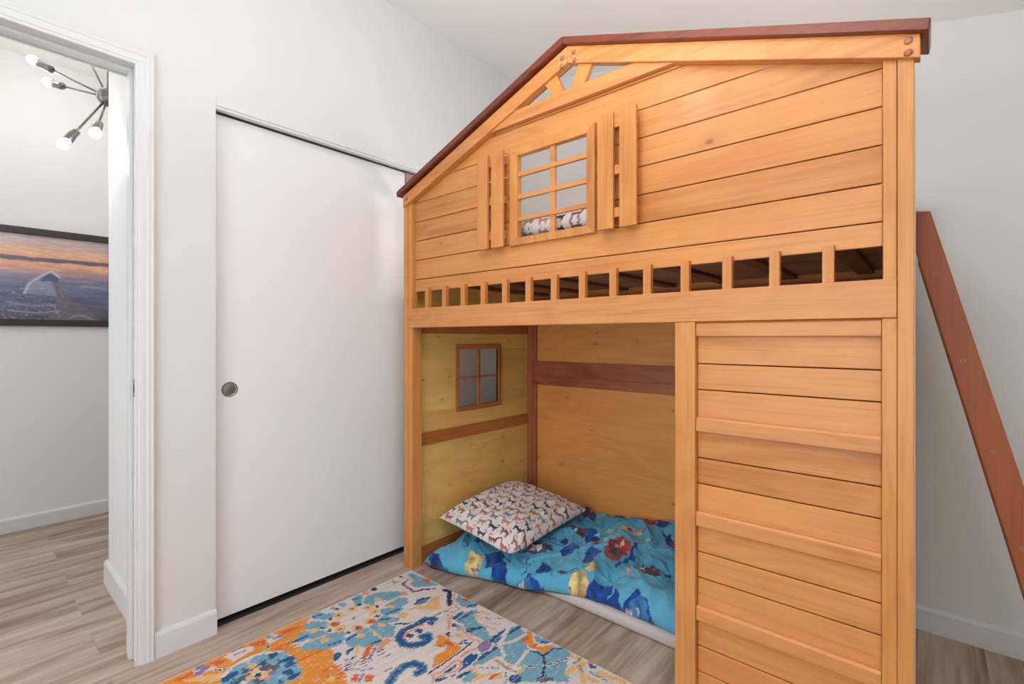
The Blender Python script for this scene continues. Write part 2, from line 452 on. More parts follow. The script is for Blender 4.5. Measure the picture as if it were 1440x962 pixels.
('m',0.004,[(-1.41,0.893),(-1.402,0.907)]),
('p',0.004,[(-1.468,0.852),(-1.464,0.868)]),
('d',0.004,[(-1.465,0.864),(-1.462,0.877)]),
('n',0.004,[(-1.465,0.847),(-1.467,0.858)]),
('d',0.004,[(-1.479,0.857),(-1.474,0.871)]),
('n',0.004,[(-1.477,0.902),(-1.474,0.917)]),
('m',0.004,[(-1.493,0.854),(-1.493,0.867)]),
('n',0.004,[(-1.456,0.917),(-1.451,0.932)]),
('n',0.004,[(-1.436,0.866),(-1.433,0.878)]),
('n',0.004,[(-1.496,0.888),(-1.494,0.906)]),
('n',0.004,[(-1.418,0.873),(-1.416,0.885)]),
('m',0.004,[(-1.482,0.844),(-1.477,0.857)]),
('p',0.004,[(-1.431,0.868),(-1.431,0.878)]),
('n',0.004,[(-1.437,0.912),(-1.436,0.925)]),
('p',0.004,[(-1.456,0.854),(-1.454,0.867)]),
('n',0.004,[(-1.462,0.839),(-1.461,0.848)]),
('n',0.004,[(-1.48,0.845),(-1.477,0.859)]),
('n',0.004,[(-1.468,0.886),(-1.47,0.898)]),
('n',0.004,[(-1.448,0.896),(-1.444,0.909)]),
('d',0.004,[(-1.5,0.885),(-1.5,0.899)]),
('n',0.004,[(-1.487,0.879),(-1.488,0.889)]),
('n',0.004,[(-1.503,0.867),(-1.501,0.879)]),
('p',0.004,[(-1.454,0.848),(-1.455,0.863)]),
('n',0.004,[(-1.447,0.853),(-1.443,0.865)]),
('n',0.004,[(-1.464,0.841),(-1.465,0.853)]),
('d',0.004,[(-1.431,0.889),(-1.43,0.904)]),
('d',0.004,[(-1.463,0.895),(-1.455,0.911)]),
('n',0.005,[(-1.444,0.957),(-1.441,0.979)]),
('n',0.005,[(-1.42,0.964),(-1.417,0.986)]),
('n',0.005,[(-1.36,0.92),(-1.357,0.94)]),
('n',0.005,[(-1.461,0.963),(-1.458,0.986)]),
('n',0.005,[(-1.359,0.927),(-1.356,0.947)]),
('r',0,[(-1.403,0.823),(-1.424,0.85),(-1.409,0.862),(-1.386,0.838)]),
('r',0,[(-1.367,0.854),(-1.392,0.877),(-1.37,0.896),(-1.35,0.869)]),
('p',0.01,[(-1.381,0.845),(-1.4,0.87)]),
('y',0,[(-1.46,0.774),(-1.476,0.796),(-1.459,0.804),(-1.441,0.79)]),
('m',0.036,[(-1.466,1.222),(-1.49,1.202),(-1.487,1.161),(-1.492,1.1),(-1.471,1.063),(-1.432,1.052),(-1.397,1.069),(-1.379,1.099),(-1.385,1.131),(-1.406,1.143),(-1.413,1.126)]),
('n',0.022,[(-1.466,1.222),(-1.49,1.202),(-1.487,1.161),(-1.492,1.1),(-1.471,1.063),(-1.432,1.052),(-1.397,1.069),(-1.379,1.099),(-1.385,1.131),(-1.406,1.143),(-1.413,1.126)]),
('w',0.01,[(-1.468,1.203),(-1.471,1.167),(-1.478,1.108),(-1.455,1.077)]),
('q',0.01,[(-1.47,1.176),(-1.469,1.128),(-1.473,1.093),(-1.453,1.072)]),
('n','o',0.016,0.012,(-1.451,1.096)),
('n','o',0.016,0.012,(-1.45,1.137)),
('n','o',0.016,0.012,(-1.455,1.198)),
('m',0.034,[(-1.305,0.909),(-1.323,0.94),(-1.332,0.982),(-1.321,1.011),(-1.293,1.022),(-1.27,1.016),(-1.272,0.993)]),
('n',0.016,[(-1.305,0.909),(-1.323,0.94),(-1.332,0.982),(-1.321,1.011),(-1.293,1.022),(-1.27,1.016),(-1.272,0.993)]),
('d',0.01,[(-1.849,1.337),(-1.831,1.346)]),
('d',0.01,[(-1.792,1.345),(-1.782,1.307),(-1.719,1.3),(-1.687,1.297),(-1.677,1.337),(-1.641,1.374)]),
('b',0,[(-1.832,1.369),(-1.834,1.393),(-1.784,1.399),(-1.735,1.406),(-1.65,1.41),(-1.687,1.356),(-1.72,1.322),(-1.757,1.329),(-1.772,1.362)]),
('r','o',0.022,0.014,(-1.721,1.395)),
('y',0.005,[(-1.793,1.356),(-1.754,1.354)]),
('q',0.006,[(-1.807,1.355),(-1.767,1.309),(-1.706,1.306)]),
('m',0.005,[(-1.838,1.27),(-1.808,1.308)]),
('m',0.005,[(-1.846,1.298),(-1.803,1.283)]),
('d',0.022,[(-1.599,1.394),(-1.573,1.4),(-1.498,1.333)]),
('q',0.008,[(-1.545,1.403),(-1.486,1.344),(-1.441,1.335)]),
('y',0,[(-1.592,1.204),(-1.594,1.231),(-1.57,1.262),(-1.592,1.311),(-1.585,1.348),(-1.499,1.286),(-1.541,1.239)]),
('m',0,[(-1.609,1.237),(-1.63,1.268),(-1.604,1.321),(-1.581,1.281),(-1.591,1.248)]),
('d',0.008,[(-1.606,1.24),(-1.62,1.277),(-1.601,1.314)]),
('d',0.004,[(-1.48,1.229),(-1.477,1.267)]),
('d',0.004,[(-1.477,1.277),(-1.47,1.303)]),
('q',0.006,[(-1.477,1.304),(-1.467,1.332)]),
('q',0.004,[(-1.39,1.26),(-1.388,1.271)]),
('q',0.004,[(-1.45,1.266),(-1.449,1.278)]),
('q',0.004,[(-1.418,1.234),(-1.417,1.246)]),
('q',0.004,[(-1.399,1.261),(-1.397,1.273)]),
('q',0.004,[(-1.424,1.27),(-1.423,1.282)]),
('p',0.004,[(-1.443,1.273),(-1.442,1.285)]),
('q',0.004,[(-1.464,1.28),(-1.463,1.292)]),
('m',0.004,[(-1.443,1.303),(-1.442,1.315)]),
('p',0.004,[(-1.417,1.279),(-1.415,1.291)]),
('q',0.004,[(-1.439,1.254),(-1.437,1.266)]),
('q',0.004,[(-1.425,1.28),(-1.424,1.292)]),
('q',0.004,[(-1.461,1.291),(-1.46,1.303)]),
('m',0.004,[(-1.43,1.274),(-1.429,1.285)]),
('m',0.004,[(-1.451,1.293),(-1.45,1.305)]),
('b',0,[(-1.422,1.269),(-1.403,1.348),(-1.389,1.379),(-1.336,1.37),(-1.328,1.334),(-1.274,1.322),(-1.239,1.296),(-1.216,1.293),(-1.215,1.38),(-1.181,1.41),(-1.143,1.387),(-0.976,1.194),(-1.133,1.057),(-1.164,1.141),(-1.167,1.191),(-1.192,1.197),(-1.218,1.174),(-1.279,1.223),(-1.343,1.253),(-1.398,1.264)]),
('b',0,[(-1.182,1.284),(-1.212,1.383),(-1.174,1.408),(-1.132,1.381),(-1.131,1.351),(-1.071,1.329),(-1.025,1.348),(-1.015,1.399),(-0.971,1.416),(-0.94,1.394),(-0.925,1.348),(-0.908,1.312),(-0.868,1.287),(-1.044,1.134)]),
('b',0,[(-1.508,1.375),(-1.527,1.409),(-1.485,1.404),(-1.409,1.411),(-1.401,1.38),(-1.454,1.353)]),
('r','o',0.018,0.012,(-1.474,1.399)),
('n',0.012,[(-1.429,1.374),(-1.415,1.405)]),
('n',0.014,[(-1.411,1.27),(-1.416,1.327)]),
('n',0.014,[(-1.382,1.269),(-1.39,1.351)]),
('n',0.014,[(-1.309,1.242),(-1.295,1.295)]),
('n',0.014,[(-1.205,1.271),(-1.211,1.376)]),
('n',0.014,[(-1.315,1.253),(-1.309,1.283)]),
('n',0.014,[(-1.191,1.277),(-1.184,1.312)]),
('n',0.014,[(-1.167,1.177),(-1.165,1.255)]),
('n',0.014,[(-1.151,1.101),(-1.154,1.068)]),
('n',0.014,[(-1.186,1.342),(-1.18,1.403)]),
('n',0.014,[(-1.292,1.298),(-1.274,1.322)]),
('n',0,[(-1.207,1.136),(-1.211,1.173),(-1.184,1.189),(-1.171,1.148),(-1.171,1.084),(-1.185,1.012),(-1.195,1.004),(-1.209,1.015),(-1.169,1.056),(-1.181,1.107)]),
('w',0,[(-1.369,1.207),(-1.43,1.271),(-1.355,1.276),(-1.311,1.249),(-1.231,1.257),(-1.183,1.268),(-1.168,1.232),(-1.188,1.193),(-1.216,1.182),(-1.211,1.139),(-1.242,1.086),(-1.225,1.037),(-1.232,1.019),(-1.231,1.001),(-1.254,1.012),(-1.248,1.127),(-1.253,1.208),(-1.303,1.187),(-1.332,1.184)]),
('q',0.012,[(-1.425,1.267),(-1.377,1.224)]),
('q',0.007,[(-1.389,1.255),(-1.345,1.26),(-1.312,1.24),(-1.258,1.233),(-1.228,1.244)]),
('b',0,[(-1.387,1.248),(-1.362,1.261),(-1.331,1.248),(-1.338,1.234)]),
('n','o',0.01,0.01,(-1.377,1.249)),
('y',0,[(-1.348,1.209),(-1.316,1.229),(-1.281,1.22),(-1.305,1.208)]),
('d',0,[(-1.366,1.185),(-1.358,1.208),(-1.326,1.189)]),
('p',0,[(-1.22,1.215),(-1.223,1.264),(-1.191,1.261),(-1.176,1.231),(-1.186,1.201)]),
('q',0.008,[(-1.223,1.142),(-1.225,1.181),(-1.212,1.207)]),
('o',0,[(-1.336,1.114),(-1.351,1.144),(-1.378,1.167),(-1.357,1.178),(-1.255,1.177),(-1.247,1.108),(-1.251,1.034),(-1.272,1.06),(-1.294,1.087),(-1.289,1.119),(-1.315,1.132)]),
('r',0,[(-1.327,1.151),(-1.326,1.174),(-1.29,1.175),(-1.289,1.155)]),
('r',0,[(-1.334,1.116),(-1.322,1.147),(-1.313,1.134)]),
('w',0,[(-1.32,1.113),(-1.306,1.147),(-1.288,1.127),(-1.3,1.096)]),
('d',0.006,[(-1.242,1.01),(-1.242,1.06),(-1.245,1.171),(-1.251,1.216)]),
('n',0.008,[(-1.28,1.185),(-1.251,1.216)]),
('n',0.006,[(-1.282,1.197),(-1.272,1.221)]),
('q',0.008,[(-1.2,1.0),(-1.228,1.023),(-1.215,1.046),(-1.224,1.115),(-1.205,1.125),(-1.186,1.102),(-1.186,1.071),(-1.207,1.022)]),
('n',0,[(-1.206,1.042),(-1.208,1.083),(-1.208,1.109),(-1.197,1.099),(-1.194,1.07)]),
('w',0,[(-1.16,1.119),(-1.16,1.137),(-1.139,1.162),(-1.134,1.206),(-1.124,1.235),(-1.085,1.222),(-1.056,1.234),(-1.026,1.235),(-1.018,1.205),(-1.026,1.185),(-1.014,1.161),(-1.104,1.082),(-1.109,1.114)]),
('y',0.012,[(-1.158,1.126),(-1.109,1.114)]),
('y',0.012,[(-1.111,1.088),(-1.091,1.141)]),
('y',0.012,[(-1.129,1.21),(-1.093,1.202)]),
('y',0.012,[(-1.068,1.223),(-1.066,1.2)]),
('y',0.012,[(-1.028,1.202),(-1.02,1.228)]),
('m',0.006,[(-1.119,1.205),(-1.031,1.205)]),
('m',0.005,[(-1.133,1.142),(-1.085,1.183)]),
('m',0.006,[(-1.023,1.153),(-1.054,1.185)]),
('r',0,[(-1.072,1.122),(-1.084,1.148),(-1.065,1.176),(-1.052,1.157)]),
('y',0,[(-1.069,1.137),(-1.063,1.178),(-1.045,1.157)]),
('w',0,[(-1.175,1.275),(-1.171,1.286),(-1.105,1.245),(-1.115,1.236)]),
('w',0.016,[(-1.172,1.278),(-1.142,1.319),(-1.135,1.378)]),
('w',0.016,[(-1.174,1.291),(-1.212,1.383)]),
('w',0.014,[(-1.053,1.243),(-1.069,1.31),(-1.057,1.356)]),
('o',0,[(-1.124,1.342),(-1.122,1.374),(-1.145,1.409),(-1.124,1.411),(-1.095,1.375),(-1.06,1.36),(-1.041,1.37),(-1.019,1.411),(-1.016,1.349),(-1.03,1.344),(-1.076,1.34)]),
('r',0,[(-1.124,1.342),(-1.125,1.379),(-1.106,1.372),(-1.112,1.345)]),
('r',0,[(-1.078,1.337),(-1.073,1.371),(-1.061,1.367),(-1.062,1.345)]),
('b',0,[(-1.093,1.384),(-1.104,1.405),(-1.042,1.413),(-1.042,1.394),(-1.061,1.378)]),
('n',0.01,[(-1.061,1.389),(-1.042,1.406)]),
('d',0.008,[(-1.06,1.325),(-1.037,1.331),(-1.012,1.332),(-1.011,1.347),(-1.008,1.384),(-0.983,1.409)]),
('d',0.008,[(-1.011,1.333),(-0.975,1.291),(-0.95,1.245)]),
('w',0.01,[(-1.042,1.235),(-0.984,1.284)]),
('d',0.004,[(-1.042,1.235),(-0.984,1.284)]),
('w',0.01,[(-0.972,1.301),(-0.934,1.386)]),
('d',0.004,[(-0.972,1.301),(-0.934,1.386)]),
('k',0,[(-0.951,1.215),(-0.962,1.229),(-0.955,1.241),(-0.942,1.234),(-0.949,1.259),(-0.924,1.262),(-0.913,1.254)]),
('d',0,[(-0.861,1.294),(-0.873,1.324),(-0.856,1.321),(-0.849,1.304)]),
('n','o',0.02,0.02,(-1.01,1.182)),
('w',0,[(-0.952,1.412),(-0.903,1.413),(-0.849,1.414),(-0.733,1.408),(-0.666,1.401),(-0.863,1.28),(-0.911,1.316),(-0.925,1.348)]),
('y',0.018,[(-0.9,1.313),(-0.896,1.353)]),
('y',0.018,[(-0.937,1.397),(-0.898,1.398)]),
('y',0.018,[(-0.822,1.381),(-0.772,1.394)]),
('y',0.018,[(-0.9,1.383),(-0.837,1.314)]),
('y',0.018,[(-0.832,1.342),(-0.806,1.341)]),
('y',0.018,[(-0.807,1.387),(-0.737,1.401)]),
('y',0.018,[(-0.903,1.329),(-0.884,1.383)]),
('m',0.006,[(-0.91,1.361),(-0.906,1.404)]),
('m',0.006,[(-0.892,1.37),(-0.864,1.351)]),
('m',0.006,[(-0.847,1.366),(-0.786,1.37)]),
('n','o',0.014,0.01,(-0.854,1.396)),
('q','o',0.01,0.01,(-0.871,1.405)),
('w',0,[(-1.369,1.342),(-1.359,1.387),(-1.248,1.411),(-1.21,1.385),(-1.224,1.301),(-1.265,1.313),(-1.314,1.32)]),
('y',0.012,[(-1.363,1.347),(-1.324,1.346)]),
('y',0.014,[(-1.365,1.382),(-1.326,1.388)]),
('q',0.007,[(-1.294,1.321),(-1.233,1.333)]),
('d',0.005,[(-1.321,1.365),(-1.3,1.366)]),
('d',0.004,[(-1.287,1.386),(-1.265,1.401)]),
('p',0.003,[(-1.286,1.34),(-1.246,1.375)]),
]
# comforter print patches
COMF=[('n',[(-1.592,1.383),(-1.766,1.528),(-1.858,1.55),(-1.727,1.377),(-1.653,1.33)]),
('v',[(-1.662,1.349),(-1.634,1.401),(-1.782,1.514),(-1.769,1.462)]),
('w',[(-1.639,1.355),(-1.618,1.374),(-1.695,1.434),(-1.711,1.421)]),
('n',[(-1.45,1.506),(-1.556,1.646),(-1.55,1.716),(-1.455,1.642),(-1.354,1.486),(-1.402,1.47)]),
('y',[(-1.624,1.526),(-1.662,1.619),(-1.605,1.636),(-1.563,1.579),(-1.569,1.514)]),
('n',[(-1.622,1.654),(-1.55,1.716),(-1.494,1.639),(-1.532,1.576)]),
('n',[(-1.28,1.431),(-1.321,1.591),(-1.346,1.651),(-1.252,1.625),(-1.177,1.499),(-1.24,1.466)]),
('s',[(-1.302,1.483),(-1.377,1.597),(-1.325,1.641),(-1.227,1.548),(-1.227,1.478)]),
('r',[(-1.343,1.447),(-1.391,1.505),(-1.353,1.512),(-1.322,1.465)]),
('w',[(-1.326,1.51),(-1.37,1.575),(-1.347,1.622),(-1.311,1.549)]),
('v',[(-1.238,1.491),(-1.222,1.528),(-1.27,1.61),(-1.282,1.573)]),
('v',[(-1.462,1.76),(-1.477,1.847),(-1.403,1.911),(-1.358,1.85),(-1.392,1.773)]),
('w',[(-1.454,1.783),(-1.437,1.831),(-1.397,1.849),(-1.399,1.799)]),
('n',[(-1.301,1.67),(-1.311,1.727),(-1.252,1.725),(-1.253,1.674)]),
('n',[(-1.378,1.95),(-1.369,1.982),(-1.329,1.96),(-1.341,1.933)]),
('n',[(-1.327,1.869),(-1.295,1.927),(-1.22,1.875),(-1.241,1.829),(-1.284,1.834)]),
('v',[(-1.422,2.064),(-1.38,2.082),(-1.322,2.098),(-1.285,2.03),(-1.344,2.028)]),
('n',[(-1.326,2.095),(-1.263,2.081),(-1.235,2.073),(-1.198,2.011),(-1.186,1.962),(-1.216,1.921)]),
('v',[(-1.454,2.244),(-1.479,2.337),(-1.41,2.323),(-1.348,2.22),(-1.4,2.212)]),
('n',[(-1.321,2.281),(-1.323,2.318),(-1.216,2.315),(-1.18,2.256),(-1.259,2.26)]),
('n',[(-1.328,2.395),(-1.265,2.408),(-1.237,2.354),(-1.286,2.331)]),
('r',[(-1.123,2.27),(-1.17,2.412),(-1.121,2.435),(-1.043,2.375),(-1.013,2.282),(-1.065,2.253)]),
('v',[(-1.088,2.267),(-1.041,2.308),(-1.036,2.346),(-1.012,2.267)]),
('n',[(-1.025,2.272),(-1.031,2.385),(-1.055,2.455),(-1.043,2.465),(-0.961,2.247),(-0.989,2.239)]),
('w',[(-1.121,2.289),(-1.161,2.401),(-1.144,2.396),(-1.109,2.3)]),
('y',[(-1.172,2.144),(-1.172,2.177),(-1.062,2.191),(-1.044,2.153),(-1.084,2.125)]),
('n',[(-1.127,2.167),(-1.112,2.18),(-1.1,2.158),(-1.119,2.15)]),
('n',[(-1.154,1.798),(-1.187,1.875),(-1.174,1.915),(-1.123,1.903),(-1.099,1.845),(-1.106,1.789)]),
('n',[(-1.01,1.812),(-1.005,1.876),(-1.03,2.04),(-1.009,2.03),(-0.989,1.94),(-0.994,1.837)]),
('r',[(-1.107,1.89),(-1.131,2.01),(-1.107,2.075),(-1.037,2.034),(-1.025,1.989),(-1.031,1.905),(-1.032,1.853),(-1.062,1.852)]),
('v',[(-1.082,1.886),(-1.091,1.959),(-1.049,1.968),(-1.033,1.89)]),
('w',[(-1.087,1.99),(-1.09,2.045),(-1.066,2.009),(-1.065,1.968)]),
('r',[(-1.181,1.923),(-1.189,1.959),(-1.163,1.953),(-1.154,1.918)]),
('y',[(-1.118,1.615),(-1.143,1.685),(-1.133,1.741),(-1.061,1.699),(-1.047,1.623),(-1.056,1.585),(-1.104,1.606)]),
('y',[(-1.103,1.743),(-1.123,1.799),(-1.072,1.782),(-1.053,1.751),(-1.073,1.734)]),
('v',[(-1.211,1.698),(-1.206,1.715),(-1.158,1.707),(-1.154,1.686)]),
('n',[(-1.052,1.609),(-1.061,1.699),(-1.003,1.716),(-0.963,1.728),(-0.954,1.633),(-1.023,1.593)]),
('n',[(-0.987,2.225),(-0.917,2.18),(-0.865,2.101),(-0.894,2.102)]),
('r',[(-0.903,2.135),(-0.893,2.158),(-0.873,2.121)]),
('v',[(-0.946,1.855),(-0.924,1.886),(-0.946,1.94),(-0.902,1.929),(-0.847,1.918),(-0.832,1.864),(-0.88,1.833)]),
('q',[(-0.936,1.773),(-0.967,1.849),(-0.954,1.872),(-0.932,1.81)]),
('w',[(-0.92,1.878),(-0.935,1.938),(-0.901,1.906),(-0.884,1.841)]),
('n',[(-0.834,1.929),(-0.814,1.946),(-0.804,1.921),(-0.823,1.905)]),
('n',[(-0.899,1.535),(-0.963,1.662),(-0.939,1.705),(-0.894,1.658),(-0.857,1.732),(-0.778,1.678),(-0.718,1.585),(-0.697,1.537),(-0.776,1.534),(-0.853,1.502)]),
('s',[(-0.838,1.588),(-0.875,1.675),(-0.83,1.714),(-0.765,1.651),(-0.747,1.559),(-0.788,1.541)]),
('r',[(-0.877,1.536),(-0.91,1.603),(-0.888,1.622),(-0.862,1.567)]),
('w',[(-0.856,1.572),(-0.89,1.651),(-0.867,1.661),(-0.821,1.548)]),
('v',[(-0.8,1.548),(-0.802,1.62),(-0.753,1.589),(-0.762,1.538)]),
('v',[(-0.777,1.604),(-0.79,1.668),(-0.762,1.654),(-0.744,1.588)]),
('n',[(-1.29,1.699),(-1.277,1.739),(-1.233,1.695),(-1.254,1.676)]),
('l',[(-1.111,1.512),(-1.151,1.613),(-1.08,1.605),(-0.983,1.581),(-1.017,1.511)]),
('l',[(-1.244,2.049),(-1.226,2.097),(-1.154,2.112),(-1.112,2.055),(-1.16,1.984)]),
('l',[(-1.028,2.099),(-0.977,2.143),(-0.945,2.128),(-0.994,2.071)]),
]

# ------------------------------------------------------------------ materials
M_wall = paint('wall_paint', (224,224,222), .6, .22, 190, .0012)
M_hall = paint('hall_paint', (234,235,235), .6, .12, 190, .0012)
M_ceil = paint('ceiling_paint', (247,244,241), .7, .15, 150, .001)
M_trim = paint('trim_paint', (224,225,225), .35)
M_door = paint('door_paint', (238,238,238), .40)
M_dark = plain('closet_dark', (40,40,42), .8)
W = (208,140,77)
M_wx = wood('pine_board', W, 0, knots=.20, contrast=.9)
M_wz = wood('pine_upright', (208,141,75), 2, knots=.05, contrast=.9)
M_rail = wood('pine_rail', (208,140,80), 0, knots=.16, contrast=.9)
M_in_y = wood('pine_inner_side', (232,192,112), 1, (214,170,94), .42, .5, .9, 8.5)
M_in_x = wood('pine_inner_back', (238,166,90), 0, (222,148,76), .36, .5, .9, 7.5)
M_red_x = wood('stained_rail', (176,104,66), 0, (136,72,44), .3, .45, .9, 6)
M_red_y = wood('stained_rail_side', (186,116,66), 1, (150,82,44), .3, .45, .9, 6)
M_red_z = wood('stained_post', (178,108,66), 2, (140,76,44), .3, .45, .9, 6)
M_groove = plain('painted_groove_shade', (74,40,22), .8)  # dark brown that paints the shade in the board grooves
M_edge = plain('edge_band', (214,190,170), .6)
M_cap = wood('roof_stain', (120,56,34), 0, (84,38,26), 0, .30, .9)
M_lad = wood('ladder_stain', (152,82,42), 2, (116,58,30), .02, .5, .9)
M_plat = wood('slat_board', (152,122,106), 0, (118,90,76), .15, .6, .5)
M_slat = wood('slat_beam', (120,84,62), 1, (92,62,50), .1, .6, .5)
M_peg = wood('peg_wood', (176,112,78), 0, None, 0, .35, .3)
M_brass = plain('dull_steel', (150,142,134), .45, .6)
M_steel = plain('brushed_nickel', (150,146,142), .34, 1.0)
M_black = plain('frame_black', (48,46,44), .45)
M_pad = plain('pad_cloth', (206,196,194), .9, 0, .2, .2)
k = N('bulb_glow'); k.b.inputs['Emission Color'].default_value = (1, .97, .92, 1); k.b.inputs['Emission Strength'].default_value = 30; M_bulb = k.set(.3, .5, 0, (1,1,1,1))

# vinyl planks, running along y
k = N('vinyl_planks')
tc = k.n('ShaderNodeTexCoord').outputs['Object']
mp = k.n('ShaderNodeMapping'); k.l(tc, mp.inputs[0]); mp.inputs['Rotation'].default_value = (0, 0, math.radians(90)); mp.inputs['Location'].default_value = (.33, .035, 0)
br = k.n('ShaderNodeTexBrick', offset=.43, squash=1.0); k.l(mp.outputs[0], br.inputs['Vector'])
br.inputs['Scale'].default_value = 1; br.inputs['Brick Width'].default_value = 1.5; br.inputs['Row Height'].default_value = .18
br.inputs['Mortar Size'].default_value = .0012; br.inputs['Mortar Smooth'].default_value = .3; br.inputs['Bias'].default_value = 0
br.inputs['Color1'].default_value = (0,0,0,1); br.inputs['Color2'].default_value = (1,1,1,1); br.inputs['Mortar'].default_value = (.5,.5,.5,1)
sp = k.n('ShaderNodeSeparateColor'); k.l(br.outputs['Color'], sp.inputs[0])
cmb = k.n('ShaderNodeCombineXYZ'); k.l(k.math('MULTIPLY', sp.outputs[0], 9.1), cmb.inputs[0]); k.l(k.math('MULTIPLY', sp.outputs[0], 4.7), cmb.inputs[1])
ad = k.n('ShaderNodeVectorMath', operation='ADD'); k.l(tc, ad.inputs[0]); k.l(cmb.outputs[0], ad.inputs[1])
def fm(sx, sy):
    m = k.n('ShaderNodeMapping'); m.inputs['Scale'].default_value = (sx, sy, 1); k.l(ad.outputs[0], m.inputs[0]); return m.outputs[0]
g1 = k.noise(fm(6, .9), 1.2, 4, .55, 1.1); g2 = k.noise(fm(60, 3), 1.0, 4, .6, .2); g3 = k.noise(fm(15, 1.3), 1.0, 3, .6, 1.4)
f = k.math('ADD', k.math('MULTIPLY', g1.outputs['Fac'], .5), k.math('ADD', k.math('MULTIPLY', g2.outputs['Fac'], .22), k.math('MULTIPLY', g3.outputs['Fac'], .35)))
f = k.math('ADD', f, k.math('MULTIPLY', k.math('SUBTRACT', sp.outputs[0], .5), .07))
col = k.ramp(f, [(.36, rgba((112,90,74))), (.47, rgba((158,135,118))), (.56, rgba((184,163,147))), (.68, rgba((204,187,173)))])
vo = k.n('ShaderNodeTexVoronoi'); k.l(fm(3.2, 1.0), vo.inputs['Vector']); vo.inputs['Scale'].default_value = 1.6
mr = k.n('ShaderNodeMapRange', interpolation_type='SMOOTHSTEP'); k.l(vo.outputs['Distance'], mr.inputs[0]); mr.inputs[1].default_value = .02; mr.inputs[2].default_value = .14; mr.inputs[3].default_value = .7; mr.inputs[4].default_value = 0
col = k.mix(mr.outputs[0], col, rgba((112,90,78)))
col = k.mix(k.math('MULTIPLY', br.outputs['Fac'], .22), col, rgba((110,94,84)))
k.bump(k.math('SUBTRACT', k.math('MULTIPLY', g2.outputs['Fac'], .3), br.outputs['Fac']), .12, .002)
M_floor = k.set(.42, .4, 0, col)

# ------------------------------------------------------------------ the setting
XL, YB, XR, YF = -2.03, 2.412, 1.15, -1.35
XH = -3.96
def zc(x): return 2.765-.231*(x-XL)
struct('floor', box(XH-.1, XR+.1, YF-.6, YB+.1, -.08, 0), M_floor)
struct('ceiling', MB().prism([(XL-.11, zc(XL-.11)), (XR+.1, zc(XR+.1)), (XR+.1, zc(XR+.1)+.1), (XL-.11, zc(XL-.11)+.1)], YF-.1, YB+.1, 'y'), M_ceil)
struct('wall_back', MB().prism([(XL, 0), (XR, 0), (XR, zc(XR)), (XL, zc(XL))], YB, YB+.1, 'y'), M_wall)
struct('wall_right', box(XR, XR+.1, YF, YB+.1, 0, zc(XR)), M_wall)
# wall behind the camera, with an opening added for the fill light
wf = MB()
wx0, wx1, wz0, wz1 = -1.30, .20, .22, 2.08
wf.prism([(XL-.11, 0), (wx0, 0), (wx0, zc(wx0)), (XL-.11, zc(XL-.11))], YF-.1, YF)
wf.prism([(wx1, 0), (XR, 0), (XR, zc(XR)), (wx1, zc(wx1))], YF-.1, YF)
wf.box(wx0, wx1, YF-.1, YF, 0, wz0)
wf.prism([(wx0, wz1), (wx1, wz1), (wx1, zc(wx1)), (wx0, zc(wx0))], YF-.1, YF)
struct('wall_front', wf, M_wall)
fr = MB(); t = .045
fr.box(wx0, wx1, YF-.07, YF-.02, wz0, wz0+t).box(wx0, wx1, YF-.07, YF-.02, wz1-t, wz1)
fr.box(wx0, wx0+t, YF-.07, YF-.02, wz0+t, wz1-t).box(wx1-t, wx1, YF-.07, YF-.02, wz0+t, wz1-t).box((wx0+wx1)/2-.02, (wx0+wx1)/2+.02, YF-.07, YF-.02, wz0+t, wz1-t)
struct('added_window', fr, M_trim)  # frame around the added, unseen window

# left wall: door opening and closet opening
DY0, DY1, DZ = -.385, .400, 2.035
CY0, CY1, CZ = .640, 2.300, 2.005
TH = .11
wl = MB(); zt = zc(XL)
wl.box(XL-TH, XL, YF-.6, DY0-.02, 0, zt).box(XL-TH, XL, DY1+.02, CY0, 0, zt).box(XL-TH, XL, CY1, YB+.1, 0, zt)
wl.box(XL-TH, XL, DY0-.02, DY1+.02, DZ+.02, zt).box(XL-TH, XL, CY0, CY1, CZ, zt)
struct('wall_left', wl, M_wall)
cw = MB()
cw.box(-2.70, -2.64, CY0-.15, YB+.1, 0, 2.4).box(-2.64, XL-TH, YB, YB+.1, 0, 2.4).box(-2.70, XL-TH, CY0-.15, YB+.1, 2.4, 2.46)
struct('wall_closet', cw, M_wall)

# hall
struct('wall_hall_far', box(XH-.1, XH, -1.95, 2.2, 0, 2.75), M_hall)
struct('wall_hall_stub', box(-2.80, XL-TH, .451, .56, 0, 2.74), M_hall)
struct('wall_hall_side', box(-2.80, -2.70, .56, 2.2, 0, 2.74), M_hall)
struct('wall_hall_end', box(XH, -2.70, 2.2, 2.3, 0, 2.74), M_hall)
struct('wall_hall_front', box(XH, XL-TH, -1.95, -1.85, 0, 2.74), M_hall)
struct('ceiling_hall', box(XH-.1, XL-TH+.001, -1.95, 2.3, 2.74, 2.80), M_ceil)

